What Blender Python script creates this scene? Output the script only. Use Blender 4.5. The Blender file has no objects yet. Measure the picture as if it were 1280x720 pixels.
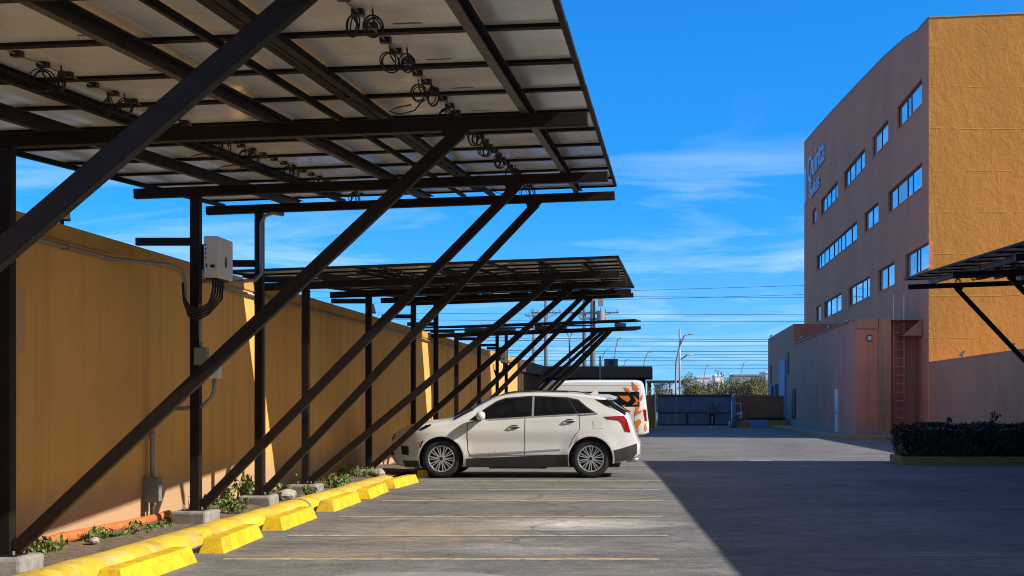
import bpy, bmesh, math, random
import numpy as np
from mathutils import Vector, Matrix, Euler

random.seed(7)
scene = bpy.context.scene
COL = scene.collection
R = math.radians
PI = math.pi
CAM_H = 1.49
F = 1600.0            # focal length in pixels of the 1280 px wide photograph
VX, VY = 821.0, 500.0 # vanishing point of the lot's long direction


def g(y):
    """height of the gently falling lot"""
    return -0.005 * min(max(y - 25.0, 0.0), 60.0)


# ------------------------------------------------------------------ tags
def tag(o, label=None, cat=None, group=None, kind=None):
    if label: o['label'] = label
    if cat: o['category'] = cat
    if group: o['group'] = group
    if kind: o['kind'] = kind
    return o


def thing(name, label, cat, loc=(0, 0, 0), group=None, rz=0.0):
    o = bpy.data.objects.new(name, None)
    o.empty_display_size = 0.2
    COL.objects.link(o)
    o.location = loc
    o.rotation_euler = (0, 0, rz)
    return tag(o, label, cat, group)


def world_loc(o):
    v = Vector((0, 0, 0))
    while o is not None:
        v = v + Vector(o.location)
        o = o.parent
    return v


# ------------------------------------------------------------------ mesh builder
class MB:
    def __init__(self):
        self.v, self.f, self.m = [], [], []

    def add(self, verts, faces, mi=0):
        b = len(self.v)
        self.v += [tuple(p) for p in verts]
        for fc in faces:
            self.f.append([b + i for i in fc])
            self.m.append(mi)
        return self

    def box(self, x0, x1, y0, y1, z0, z1, mi=0):
        v = [(x0, y0, z0), (x1, y0, z0), (x1, y1, z0), (x0, y1, z0), (x0, y0, z1), (x1, y0, z1), (x1, y1, z1), (x0, y1, z1)]
        f = [(0, 3, 2, 1), (4, 5, 6, 7), (0, 1, 5, 4), (1, 2, 6, 5), (2, 3, 7, 6), (3, 0, 4, 7)]
        return self.add(v, f, mi)

    def bar(self, p0, p1, w, h, up=(0, 0, 1), mi=0):
        """rectangular bar; w across, h along 'up'"""
        p0, p1, up = Vector(p0), Vector(p1), Vector(up)
        d = (p1 - p0).normalized()
        s = d.cross(up).normalized()
        u = s.cross(d).normalized()
        v = []
        for p in (p0, p1):
            for a, b in ((-1, -1), (1, -1), (1, 1), (-1, 1)):
                v.append(p + s * (a * w / 2) + u * (b * h / 2))
        f = [(3, 2, 1, 0), (4, 5, 6, 7), (0, 1, 5, 4), (1, 2, 6, 5), (2, 3, 7, 6), (3, 0, 4, 7)]
        return self.add(v, f, mi)

    def tube(self, pts, r, n=8, mi=0, closed=False, cap=True):
        pts = [Vector(p) for p in pts]
        k = len(pts)
        rr = r if isinstance(r, (list, tuple)) else [r] * k
        rings = []
        prev = None
        for i, p in enumerate(pts):
            if closed:
                d = (pts[(i + 1) % k] - pts[i - 1]).normalized()
            else:
                d = (pts[min(i + 1, k - 1)] - pts[max(i - 1, 0)]).normalized()
            if prev is None:
                a = Vector((0, 0, 1)) if abs(d.z) < 0.9 else Vector((1, 0, 0))
                s = d.cross(a).normalized()
            else:
                s = (prev - d * prev.dot(d))
                s = s.normalized() if s.length > 1e-6 else d.orthogonal().normalized()
            prev = s
            u = d.cross(s)
            rings.append([p + (s * math.cos(2 * PI * j / n) + u * math.sin(2 * PI * j / n)) * rr[i] for j in range(n)])
        v = [q for ring in rings for q in ring]
        f = []
        for i in range(k if closed else k - 1):
            a, b = i * n, ((i + 1) % k) * n
            for j in range(n):
                f.append((a + j, a + (j + 1) % n, b + (j + 1) % n, b + j))
        if cap and not closed:
            f.append(tuple(range(n - 1, -1, -1)))
            f.append(tuple((k - 1) * n + j for j in range(n)))
        return self.add(v, f, mi)

    def cyl(self, p0, p1, r, n=16, mi=0, r1=None):
        return self.tube([p0, p1], [r, r if r1 is None else r1], n, mi)

    def prism(self, poly, axis, a0, a1, mi=0):
        """poly of 2D points extruded along axis ('x','y','z')"""
        def P(p, a):
            if axis == 'x': return (a, p[0], p[1])
            if axis == 'y': return (p[0], a, p[1])
            return (p[0], p[1], a)
        n = len(poly)
        v = [P(p, a0) for p in poly] + [P(p, a1) for p in poly]
        f = [tuple(range(n - 1, -1, -1)), tuple(range(n, 2 * n))]
        for i in range(n):
            f.append((i, (i + 1) % n, n + (i + 1) % n, n + i))
        return self.add(v, f, mi)

    def build(self, name, mats, parent=None, bevel=0.0, smooth=False, local=False, segs=2):
        me = bpy.data.meshes.new(name)
        v = self.v
        if parent is not None and not local:
            o = world_loc(parent)
            v = [(p[0] - o.x, p[1] - o.y, p[2] - o.z) for p in v]
        me.from_pydata([tuple(p) for p in v], [], self.f)
        if not isinstance(mats, (list, tuple)): mats = [mats]
        for m in mats: me.materials.append(m)
        me.polygons.foreach_set('material_index', self.m)
        bm = bmesh.new(); bm.from_mesh(me)
        bmesh.ops.recalc_face_normals(bm, faces=bm.faces)
        bm.to_mesh(me); bm.free()
        if smooth:
            me.polygons.foreach_set('use_smooth', [True] * len(me.polygons))
        me.update()
        ob = bpy.data.objects.new(name, me)
        COL.objects.link(ob)
        if parent is not None: ob.parent = parent
        if bevel > 0:
            md = ob.modifiers.new('bevel', 'BEVEL')
            md.width = bevel; md.segments = segs; md.limit_method = 'ANGLE'; md.angle_limit = R(35)
        return ob


def bake(ob):
    """apply the modifiers of ob without operators"""
    dg = bpy.context.evaluated_depsgraph_get()
    dg.update()
    me = bpy.data.meshes.new_from_object(ob.evaluated_get(dg))
    ob.modifiers.clear()
    old = ob.data
    ob.data = me
    me.name = ob.name
    return ob


def smooth_by_angle(ob, deg=35):
    me = ob.data
    bm = bmesh.new(); bm.from_mesh(me)
    for fc in bm.faces: fc.smooth = True
    for e in bm.edges:
        if len(e.link_faces) == 2:
            e.smooth = e.calc_face_angle(0) < R(deg)
    bm.to_mesh(me); bm.free()


# ------------------------------------------------------------------ materials
class NT:
    def __init__(self, name):
        self.mat = bpy.data.materials.new(name)
        self.mat.use_nodes = True
        self.t = self.mat.node_tree
        self.b = self.t.nodes['Principled BSDF']
        self.co = self.t.nodes.new('ShaderNodeTexCoord')

    def n(self, typ, **kw):
        nd = self.t.nodes.new(typ)
        for k, v in kw.items():
            if hasattr(nd, k): setattr(nd, k, v)
            else: nd.inputs[k].default_value = v
        return nd

    def l(self, a, b): self.t.links.new(a, b)

    def coord(self, scale=(1, 1, 1), loc=(0, 0, 0), src='Object'):
        mp = self.n('ShaderNodeMapping')
        mp.inputs['Scale'].default_value = scale
        mp.inputs['Location'].default_value = loc
        self.l(self.co.outputs[src], mp.inputs['Vector'])
        return mp.outputs['Vector']

    def noise(self, scale, detail=4, rough=0.55, stretch=(1, 1, 1), dist=0.0, loc=(0, 0, 0)):
        nd = self.n('ShaderNodeTexNoise')
        nd.inputs['Scale'].default_value = scale
        nd.inputs['Detail'].default_value = detail
        nd.inputs['Roughness'].default_value = rough
        nd.inputs['Distortion'].default_value = dist
        self.l(self.coord(stretch, loc), nd.inputs['Vector'])
        return nd.outputs['Fac']

    def ramp(self, fac, stops):
        nd = self.n('ShaderNodeValToRGB')
        el = nd.color_ramp.elements
        while len(el) < len(stops): el.new(0.5)
        for e, (p, c) in zip(el, stops):
            e.position = p
            e.color = (c, c, c, 1) if isinstance(c, (int, float)) else (*c, 1)
        self.l(fac, nd.inputs['Fac'])
        return nd.outputs['Color']

    def mix(self, fac, a, b, mode='MIX'):
        nd = self.n('ShaderNodeMix', data_type='RGBA', blend_type=mode)
        for s, val in ((0, fac), (6, a), (7, b)):
            if isinstance(val, (int, float)): nd.inputs[s].default_value = val
            elif isinstance(val, tuple): nd.inputs[s].default_value = (*val, 1)
            else: self.l(val, nd.inputs[s])
        return nd.outputs[2]

    def math(self, op, a, b=None, clamp=False):
        nd = self.n('ShaderNodeMath', operation=op, use_clamp=clamp)
        for i, val in enumerate((a, b)):
            if val is None: continue
            if isinstance(val, (int, float)): nd.inputs[i].default_value = val
            else: self.l(val, nd.inputs[i])
        return nd.outputs[0]

    def xyz(self, src='Object'):
        s = self.n('ShaderNodeSeparateXYZ')
        self.l(self.co.outputs[src], s.inputs[0])
        return s.outputs

    def bump(self, h, strength=0.3, dist=0.01, prev=None):
        nd = self.n('ShaderNodeBump')
        nd.inputs['Strength'].default_value = strength
        nd.inputs['Distance'].default_value = dist
        self.l(h, nd.inputs['Height'])
        if prev is not None: self.l(prev, nd.inputs['Normal'])
        return nd.outputs['Normal']

    def done(self, color=None, rough=None, normal=None, metal=None, **kw):
        for key, val in (('Base Color', color), ('Roughness', rough), ('Metallic', metal)):
            if val is None: continue
            if isinstance(val, tuple): self.b.inputs[key].default_value = (*val, 1)
            elif isinstance(val, (int, float)): self.b.inputs[key].default_value = val
            else: self.l(val, self.b.inputs[key])
        if normal is not None: self.l(normal, self.b.inputs['Normal'])
        for k, v in kw.items(): self.b.inputs[k.replace('_', ' ')].default_value = v
        return self.mat


def plain(name, col, rough=0.5, metal=0.0, var=0.12, scale=6.0, bump=0.0, **kw):
    m = NT(name)
    f = m.noise(scale, 5)
    lo = tuple(c * (1 - var) for c in col); hi = tuple(min(1, c * (1 + var)) for c in col)
    c = m.ramp(f, [(0.3, lo), (0.7, hi)])
    r = m.ramp(m.noise(scale * 2.3, 3), [(0.3, max(rough - 0.07, 0)), (0.7, min(rough + 0.07, 1))])
    nm = m.bump(m.noise(scale * 6, 5), bump, 0.01) if bump > 0 else None
    return m.done(c, r, nm, metal, **kw)


M = {}
M['steel'] = plain('brown_steel', (0.014, 0.0085, 0.007), 0.5, 0.0, 0.3, 9.0, 0.05, Specular_IOR_Level=0.25)
M['purlin'] = plain('purlin_steel', (0.045, 0.033, 0.027), 0.5, 0.0, 0.25, 7.0, 0.05)
M['black'] = plain('black_plastic', (0.012, 0.012, 0.013), 0.45, 0, 0.2)
M['alu_black'] = plain('black_frame', (0.008, 0.0075, 0.0075), 0.6, 0.0, 0.2, Specular_IOR_Level=0.2)
M['galv'] = plain('grey_conduit', (0.30, 0.30, 0.31), 0.45, 0.5, 0.2, 12)
M['greybox'] = plain('grey_box', (0.19, 0.21, 0.23), 0.5, 0, 0.1)
M['whitebox'] = plain('white_enclosure', (0.72, 0.71, 0.68), 0.4, 0, 0.05)
M['concrete'] = plain('concrete', (0.28, 0.265, 0.24), 0.9, 0, 0.3, 9, 0.4)
M['white'] = plain('white_paint', (0.78, 0.78, 0.77), 0.4, 0, 0.05)
M['darkglass'] = plain('dark_glass', (0.008, 0.009, 0.011), 0.04, 0, 0.1)
M['chrome'] = plain('chrome', (0.55, 0.55, 0.55), 0.3, 0.6, 0.05)
M['rubber'] = plain('rubber', (0.018, 0.018, 0.018), 0.75, 0, 0.2, 20, 0.1)
M['cladding'] = plain('cladding', (0.028, 0.028, 0.03), 0.55, 0, 0.15)
M['rim'] = plain('alloy', (0.50, 0.50, 0.51), 0.38, 0.35, 0.06)
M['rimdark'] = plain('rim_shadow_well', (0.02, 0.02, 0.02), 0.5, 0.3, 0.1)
M['red'] = plain('red_lens', (0.30, 0.006, 0.010), 0.1, 0, 0.2, 12)
M['orange_vinyl'] = plain('orange_vinyl', (0.78, 0.20, 0.015), 0.35, 0, 0.06)
M['pipe_orange'] = plain('orange_pipe', (0.62, 0.19, 0.055), 0.5, 0, 0.25, 6, 0.1)
M['brown_fascia'] = plain('brown_fascia', (0.085, 0.050, 0.034), 0.7, 0, 0.2, 3)
M['brown_dark'] = plain('dark_brown_wall', (0.035, 0.024, 0.020), 0.8, 0, 0.2, 3)
M['blue_gate'] = plain('blue_gate_paint', (0.115, 0.14, 0.185), 0.6, 0, 0.2, 1.5)
M['blue_paint'] = plain('pale_blue_paint', (0.16, 0.27, 0.42), 0.6, 0, 0.15, 2)
M['brick_brown'] = plain('brown_wall_paint', (0.34, 0.135, 0.06), 0.85, 0, 0.15, 2, 0.2)
M['galv_light'] = plain('light_pole_metal', (0.33, 0.35, 0.38), 0.5, 0.2, 0.1)
M['pole_conc'] = plain('pole_concrete', (0.17, 0.17, 0.18), 0.85, 0, 0.15)
M['wire'] = plain('wire_black', (0.05, 0.06, 0.08), 0.6, 0, 0.1)
M['bark'] = plain('bark', (0.13, 0.095, 0.07), 0.9, 0, 0.3, 8, 0.4)
M['skin'] = plain('skin', (0.17, 0.085, 0.055), 0.6, 0, 0.1)
M['teal_cloth'] = plain('teal_cloth', (0.05, 0.15, 0.18), 0.9, 0, 0.2, 9)
M['dark_cloth'] = plain('dark_cloth', (0.02, 0.022, 0.03), 0.9, 0, 0.2, 9)
M['pale_cloth'] = plain('pale_cloth', (0.72, 0.72, 0.72), 0.9, 0, 0.15, 9)
M['hair'] = plain('hair', (0.012, 0.010, 0.009), 0.7, 0, 0.2)
M['mustard'] = plain('mustard_paint', (0.36, 0.20, 0.03), 0.7, 0, 0.25, 4, 0.2)
M['white_far'] = plain('white_building', (0.82, 0.82, 0.82), 0.8, 0, 0.08, 0.3)
M['grey_far'] = plain('grey_building', (0.30, 0.31, 0.33), 0.8, 0, 0.1, 0.3)
M['soil'] = plain('dry_soil', (0.17, 0.125, 0.09), 1.0, 0, 0.45, 14, 0.8)
M['stone'] = plain('stone', (0.40, 0.36, 0.30), 0.95, 0, 0.3, 12, 0.5)


def leaf_mat(name, a, b):
    m = NT(name)
    oi = m.n('ShaderNodeNewGeometry')
    c = m.ramp(oi.outputs['Random Per Island'], [(0.0, a), (0.5, tuple((p + q) / 2 for p, q in zip(a, b))), (1.0, b)])
    m.done(c, 0.55)
    return m.mat


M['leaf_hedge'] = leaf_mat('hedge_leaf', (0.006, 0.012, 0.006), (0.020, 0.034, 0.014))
M['leaf_weed'] = leaf_mat('weed_leaf', (0.060, 0.115, 0.020), (0.18, 0.24, 0.050))
M['leaf_tree'] = leaf_mat('tree_leaf', (0.085, 0.100, 0.035), (0.22, 0.215, 0.09))
M['leaf_dry'] = leaf_mat('dry_leaf', (0.20, 0.15, 0.06), (0.32, 0.26, 0.13))


def wall_mat(name, base, dirt=(0.46, 0.30, 0.19), dirt_h=0.55, patch=False, streak=0.5):
    m = NT(name)
    o = m.xyz()
    big = m.noise(0.55, 5, 0.6)
    c = m.ramp(big, [(0.3, tuple(k * 0.86 for k in base)), (0.7, tuple(min(1, k * 1.10) for k in base))])
    # vertical rain streaks from the coping
    st = m.noise(1.0, 6, 0.65, (3.0, 3.0, 0.12))
    stm = m.ramp(st, [(0.50, 0.0), (0.68, streak)])
    c = m.mix(stm, c, tuple(k * 0.55 for k in base))
    sp = m.ramp(m.noise(5.5, 6, 0.7, (1, 1, 1.0)), [(0.62, 0.0), (0.72, 0.55)])
    c = m.mix(sp, c, tuple(k * 0.66 for k in base))
    # dirt splash along the foot of the wall
    hz = m.math('ADD', o[2], m.math('MULTIPLY', m.noise(2.2, 6, 0.7), -0.75))
    dm = m.ramp(hz, [(0.0, 0.8), (dirt_h * 0.6, 0.0)])
    c = m.mix(dm, c, dirt)
    if patch:
        px = m.math('LESS_THAN', m.math('ABSOLUTE', m.math('SUBTRACT', o[1], 11.9)), 0.47)
        pz = m.math('LESS_THAN', m.math('ABSOLUTE', m.math('SUBTRACT', o[2], 2.25)), 0.31)
        c = m.mix(m.math('MULTIPLY', px, pz), c, (0.62, 0.34, 0.20))
    nm = m.bump(m.noise(38, 4, 0.7), 0.25, 0.01)
    nm = m.bump(m.noise(3.0, 4, 0.6), 0.18, 0.03, nm)
    return m.done(c, 0.9, nm)


OCHRE = (0.78, 0.42, 0.115)
M['wall'] = wall_mat('ochre_wall', OCHRE, patch=True)
M['wall_cap'] = wall_mat('ochre_coping', (0.55, 0.31, 0.08), dirt_h=0.01, streak=0.6)
M['wall_right'] = wall_mat('brown_ochre_wall', (0.76, 0.27, 0.125), streak=0.2)
M['annex'] = wall_mat('annex_render', (0.74, 0.248, 0.145), streak=0.4)
M['annex_trim'] = wall_mat('annex_trim', (0.54, 0.25, 0.13), dirt_h=0.01)


def stucco(name, base, joints=3.4):
    m = NT(name)
    o = m.xyz()
    c = m.ramp(m.noise(0.25, 6, 0.6), [(0.3, tuple(k * 0.88 for k in base)), (0.7, tuple(min(1, k * 1.08) for k in base))])
    st = m.ramp(m.noise(1.0, 5, 0.65, (1.4, 1.4, 0.10)), [(0.5, 0.0), (0.75, 0.30)])
    c = m.mix(st, c, tuple(k * 0.72 for k in base))
    # cold joints between pours: thin horizontal ridges, wavering a little
    wob = m.math('MULTIPLY', m.noise(0.5, 3, 0.6), 0.25)
    zz = m.math('ADD', o[2], wob)
    fr = m.math('FRACT', m.math('MULTIPLY', zz, 1.0 / joints))
    jl = m.math('SUBTRACT', 1.0, m.math('MULTIPLY', m.math('ABSOLUTE', m.math('SUBTRACT', fr, 0.5)), 70.0), True)
    c = m.mix(m.math('MULTIPLY', jl, 0.10), c, tuple(k * 0.6 for k in base))
    nm = m.bump(m.noise(2.2, 7, 0.68, (1, 1, 0.75)), 0.50, 0.09)
    nm = m.bump(m.noise(7, 4, 0.6), 0.30, 0.03, nm)
    jb = m.math('MULTIPLY', jl, m.ramp(m.noise(0.45, 3), [(0.42, 0.1), (0.62, 1.0)]))
    nm = m.bump(jb, 0.5, 0.04, nm)
    return m.done(c, 0.9, nm)


M['hotel_front'] = stucco('hotel_orange_render', (0.60, 0.25, 0.045), 1.75)
M['hotel_side'] = stucco('hotel_brown_render', (0.86, 0.275, 0.135))


def asphalt():
    m = NT('asphalt')
    o = m.xyz()
    c = m.ramp(m.noise(0.35, 6, 0.6), [(0.34, (0.106, 0.104, 0.105)), (0.66, (0.186, 0.181, 0.180))])
    # tyre dirt drawn out across the bays
    s1 = m.ramp(m.noise(1.0, 8, 0.66, (0.30, 0.95, 1), 0.8), [(0.42, 0.0), (0.66, 0.5)])
    c = m.mix(s1, c, (0.242, 0.224, 0.206))
    s2 = m.ramp(m.noise(1.0, 8, 0.70, (0.42, 1.5, 1), 1.2, (13, 4, 0)), [(0.52, 0.0), (0.68, 0.6)])
    c = m.mix(s2, c, (0.080, 0.074, 0.070))

    def blob(cx, cy, rx, ry, col, amt, c, nz=0.9):
        dx = m.math('POWER', m.math('MULTIPLY', m.math('SUBTRACT', o[0], cx), 1 / rx), 2)
        dy = m.math('POWER', m.math('MULTIPLY', m.math('SUBTRACT', o[1], cy), 1 / ry), 2)
        d = m.math('ADD', m.math('SQRT', m.math('ADD', dx, dy)), m.math('MULTIPLY', m.noise(1.0, 7, 0.7, (0.9, 2.6, 1)), nz))
        k = m.ramp(m.math('MULTIPLY', d, 0.5), [(0.38, amt), (0.78, 0.0)])
        return m.mix(k, c, col)
    c = blob(-1.0, 15.4, 1.5, 1.0, (0.55, 0.51, 0.47), 0.95, c, 1.2)
    c = blob(-2.6, 14.6, 1.7, 2.2, (0.33, 0.27, 0.20), 0.75, c, 1.3)
    c = blob(-3.2, 12.3, 1.1, 0.8, (0.32, 0.26, 0.20), 0.7, c, 1.2)
    c = blob(-1.4, 12.8, 1.3, 0.7, (0.34, 0.33, 0.31), 0.6, c, 1.2)
    c = blob(-2.2, 19.5, 1.9, 1.2, (0.30, 0.26, 0.22), 0.6, c, 1.3)
    mo = m.noise(4.5, 8, 0.78, (0.8, 1.2, 1), 0.3, (7, 2, 0))
    c = m.mix(0.5, c, m.ramp(mo, [(0.36, 0.20), (0.64, 0.80)]), 'OVERLAY')
    # aggregate
    ag = m.noise(34, 5, 0.8)
    c = m.mix(0.8, c, m.ramp(ag, [(0.34, 0.22), (0.66, 0.78)]), 'OVERLAY')
    # oil spots
    osp = m.ramp(m.noise(1.7, 3, 0.5, (1, 1, 1), 0, (3, 9, 0)), [(0.66, 0.0), (0.74, 0.7)])
    c = m.mix(osp, c, (0.05, 0.05, 0.052))
    # cracks
    vo = m.n('ShaderNodeTexVoronoi', feature='DISTANCE_TO_EDGE')
    vo.inputs['Scale'].default_value = 0.16
    wn = m.n('ShaderNodeTexNoise'); wn.inputs['Scale'].default_value = 0.9; wn.inputs['Detail'].default_value = 6
    m.l(m.co.outputs['Object'], wn.inputs['Vector'])
    av = m.n('ShaderNodeVectorMath', operation='MULTIPLY_ADD')
    m.l(wn.outputs['Color'], av.inputs[0]); av.inputs[1].default_value = (1.8, 1.8, 0)
    m.l(m.co.outputs['Object'], av.inputs[2])
    m.l(av.outputs[0], vo.inputs['Vector'])
    cr = m.ramp(vo.outputs['Distance'], [(0.0, 1.0), (0.006, 0.0)])
    crm = m.math('MULTIPLY', cr, m.ramp(m.noise(0.25, 2), [(0.42, 0.0), (0.50, 0.6)]))
    c = m.mix(crm, c, (0.045, 0.045, 0.047))
    nm = m.bump(ag, 0.35, 0.008)
    nm = m.bump(m.noise(9, 4, 0.6), 0.2, 0.02, nm)
    rg = m.ramp(m.noise(2.5, 4), [(0.3, 0.72), (0.7, 0.9)])
    return m.done(c, rg, nm)


M['asphalt'] = asphalt()


def worn_paint(name, col, under, wear=0.5, scale=9.0, rough=0.65):
    m = NT(name)
    base = m.ramp(m.noise(scale * 0.4, 6, 0.6), [(0.3, tuple(k * 0.72 for k in col)), (0.7, tuple(min(1, k * 1.12) for k in col))])
    w = m.ramp(m.noise(scale, 7, 0.7), [(wear, 0.0), (wear + 0.10, 0.85)])
    c = m.mix(w, base, under)
    d = m.ramp(m.noise(scale * 0.5, 6, 0.7, (1, 1, 1), 0, (5, 5, 5)), [(0.50, 0.0), (0.70, 0.75)])
    c = m.mix(d, c, (0.34, 0.21, 0.06))
    sc_ = m.ramp(m.noise(scale * 0.8, 7, 0.75, (1, 0.35, 1.6), 0, (2, 8, 1)), [(0.60, 0.0), (0.68, 0.8)])
    c = m.mix(sc_, c, (0.10, 0.085, 0.06))
    nm = m.bump(m.noise(scale * 3, 5, 0.7), 0.5, 0.012)
    return m.done(c, rough, nm)


M['kerb_yellow'] = worn_paint('kerb_yellow_paint', (0.78, 0.53, 0.03), (0.62, 0.48, 0.24), 0.52, 5)
M['stop_yellow'] = worn_paint('wheel_stop_yellow', (0.84, 0.56, 0.012), (0.56, 0.42, 0.20), 0.60, 10)
M['line_yellow'] = worn_paint('bay_line_yellow', (0.60, 0.49, 0.28), (0.21, 0.20, 0.18), 0.50, 9)
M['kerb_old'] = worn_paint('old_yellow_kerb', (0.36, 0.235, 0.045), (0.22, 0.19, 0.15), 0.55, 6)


def panel_back():
    m = NT('panel_backsheet')
    o = m.xyz()
    # 182 mm cells: light through the gaps, painted as thin pale lines
    gx = m.math('ABSOLUTE', m.math('SUBTRACT', m.math('FRACT', m.math('MULTIPLY', o[0], 1 / 0.184)), 0.5))
    gy = m.math('ABSOLUTE', m.math('SUBTRACT', m.math('FRACT', m.math('MULTIPLY', o[1], 1 / 0.182)), 0.5))
    ln = m.math('MAXIMUM', m.ramp(gx, [(0.478, 0.0), (0.492, 1.0)]), m.ramp(gy, [(0.478, 0.0), (0.492, 1.0)]))
    c = m.ramp(m.noise(1.5, 5, 0.6), [(0.3, (0.68, 0.665, 0.625)), (0.7, (0.80, 0.785, 0.745))])
    dust = m.ramp(m.noise(3.0, 6, 0.65, (0.6, 2, 1)), [(0.5, 0.0), (0.7, 0.30)])
    c = m.mix(dust, c, (0.50, 0.465, 0.40))
    c = m.mix(m.math('MULTIPLY', ln, 0.75), c, (0.92, 0.90, 0.86))
    rg = m.ramp(m.noise(2.0, 5), [(0.3, 0.10), (0.7, 0.26)])
    return m.done(c, rg)


M['panel_back'] = panel_back()
M['panel_top'] = plain('panel_cells', (0.010, 0.014, 0.035), 0.12, 0, 0.2)


def car_paint():
    m = NT('pearl_white_paint')
    c = m.ramp(m.noise(1.2, 4), [(0.3, (0.69, 0.68, 0.665)), (0.7, (0.74, 0.73, 0.715))])
    # road dust low on the body
    o = m.xyz()
    hz = m.math('ADD', o[2], m.math('MULTIPLY', m.noise(4, 5), 0.35))
    c = m.mix(m.ramp(hz, [(0.42, 0.40), (0.85, 0.0)]), c, (0.42, 0.36, 0.29))
    m.done(c, 0.32)
    m.b.inputs['Coat Weight'].default_value = 0.7
    m.b.inputs['Coat Roughness'].default_value = 0.06
    return m.mat


M['carpaint'] = car_paint()
M['vanpaint'] = plain('van_white', (0.80, 0.80, 0.79), 0.3, 0, 0.04, 2, Coat_Weight=0.4)


def window_glass():
    m = NT('hotel_window_glass')
    c = m.ramp(m.noise(0.4, 4, 0.6), [(0.3, (0.50, 0.66, 0.76)), (0.7, (0.66, 0.80, 0.88))])
    nm = m.bump(m.noise(0.9, 2), 0.06, 0.05)
    return m.done(c, 0.03, nm, 0.9)


M['hotel_glass'] = window_glass()
M['hotel_blind'] = plain('blind_behind_glass', (0.50, 0.56, 0.60), 0.08, 0.55, 0.2, 1.2)
M['frame_dark'] = plain('window_frame', (0.03, 0.035, 0.045), 0.5)
M['lamp_glass'] = plain('lamp_glass', (0.55, 0.57, 0.58), 0.2, 0, 0.05)
M['blue_letters'] = plain('sign_letters', (0.50, 0.52, 0.66), 0.4, 0.2, 0.1)
M['ladder_paint'] = plain('ladder_paint', (0.78, 0.68, 0.62), 0.5, 0.1, 0.1)
M['sidewalk'] = plain('sidewalk_concrete', (0.27, 0.26, 0.25), 0.9, 0, 0.2, 3, 0.3)

# ------------------------------------------------------------------ camera
cam_d = bpy.data.cameras.new('camera')
cam = bpy.data.objects.new('camera', cam_d)
COL.objects.link(cam)
cam.location = (0, 0, CAM_H)
cam.rotation_euler = (PI / 2, 0, 0)
cam_d.sensor_width = 36.0
cam_d.lens = 36.0 * F / 1280.0
cam_d.shift_x = -(VX - 640.0) / 1280.0
cam_d.shift_y = (VY - 360.0) / 1280.0
cam_d.clip_start = 0.05
cam_d.clip_end = 6000
scene.camera = cam

# ------------------------------------------------------------------ light and sky
LIGHT = Vector((-1.41, 0.385, -1.0)).normalized()
ELEV = math.asin(-LIGHT.z)
AZ = math.atan2(-LIGHT.x, -LIGHT.y)
sun_d = bpy.data.lights.new('sun', 'SUN')
sun_d.energy = 4.4
sun_d.angle = R(0.5)
sun_d.color = (1.0, 0.93, 0.82)
sun = bpy.data.objects.new('sun', sun_d)
COL.objects.link(sun)
sun.rotation_euler = LIGHT.to_track_quat('-Z', 'Y').to_euler()

world = bpy.data.worlds.new('World')
scene.world = world
world.use_nodes = True
wt = world.node_tree
bg = wt.nodes['Background']
sky = wt.nodes.new('ShaderNodeTexSky')
sky.sky_type = 'NISHITA'
sky.sun_disc = False
sky.sun_elevation = ELEV
sky.sun_rotation = AZ
sky.air_density = 1.0
sky.dust_density = 0.0
sky.ozone_density = 2.0
tc = wt.nodes.new('ShaderNodeTexCoord')
va = wt.nodes.new('ShaderNodeVectorMath'); va.operation = 'MULTIPLY_ADD'
wt.links.new(tc.outputs['Generated'], va.inputs[0]); va.inputs[1].default_value = (1, 1, 0.95); va.inputs[2].default_value = (0, 0, 0.17)
vn = wt.nodes.new('ShaderNodeVectorMath'); vn.operation = 'NORMALIZE'
wt.links.new(va.outputs[0], vn.inputs[0]); wt.links.new(vn.outputs[0], sky.inputs['Vector'])
hs = wt.nodes.new('ShaderNodeHueSaturation')
hs.inputs['Saturation'].default_value = 1.36
hs.inputs['Value'].default_value = 1.0
wt.links.new(sky.outputs[0], hs.inputs['Color'])
# thin cirrus: noise on a flat cloud layer seen in the view direction
sp = wt.nodes.new('ShaderNodeSeparateXYZ')
wt.links.new(tc.outputs['Generated'], sp.inputs[0])


def wm(op, a, b=None, clamp=False):
    nd = wt.nodes.new('ShaderNodeMath'); nd.operation = op; nd.use_clamp = clamp
    for i, v in enumerate((a, b)):
        if v is None: continue
        if isinstance(v, (int, float)): nd.inputs[i].default_value = v
        else: wt.links.new(v, nd.inputs[i])
    return nd.outputs[0]


den = wm('ADD', wm('MAXIMUM', sp.outputs[2], 0.0), 0.13)
cx_, cy_ = wm('DIVIDE', sp.outputs[0], den), wm('DIVIDE', sp.outputs[1], den)
cmb = wt.nodes.new('ShaderNodeCombineXYZ')
wt.links.new(cx_, cmb.inputs[0]); wt.links.new(cy_, cmb.inputs[1])
mp = wt.nodes.new('ShaderNodeMapping')
mp.inputs['Scale'].default_value = (0.9, 1.5, 1)
mp.inputs['Rotation'].default_value = (0, 0, R(-14))
mp.inputs['Location'].default_value = (3.1, 0.6, 0)
wt.links.new(cmb.outputs[0], mp.inputs['Vector'])
cn = wt.nodes.new('ShaderNodeTexNoise')
cn.inputs['Scale'].default_value = 1.1; cn.inputs['Detail'].default_value = 9
cn.inputs['Roughness'].default_value = 0.60; cn.inputs['Distortion'].default_value = 0.9
wt.links.new(mp.outputs[0], cn.inputs['Vector'])
cr_ = wt.nodes.new('ShaderNodeValToRGB')
cr_.color_ramp.elements[0].position = 0.475; cr_.color_ramp.elements[0].color = (0, 0, 0, 1)
cr_.color_ramp.elements[1].position = 0.82; cr_.color_ramp.elements[1].color = (1, 1, 1, 1)
wt.links.new(cn.outputs['Fac'], cr_.inputs['Fac'])
low = wt.nodes.new('ShaderNodeMapRange')      # cirrus only in the lower third of the sky
low.inputs['From Min'].default_value = 0.235; low.inputs['From Max'].default_value = 0.13
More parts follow.
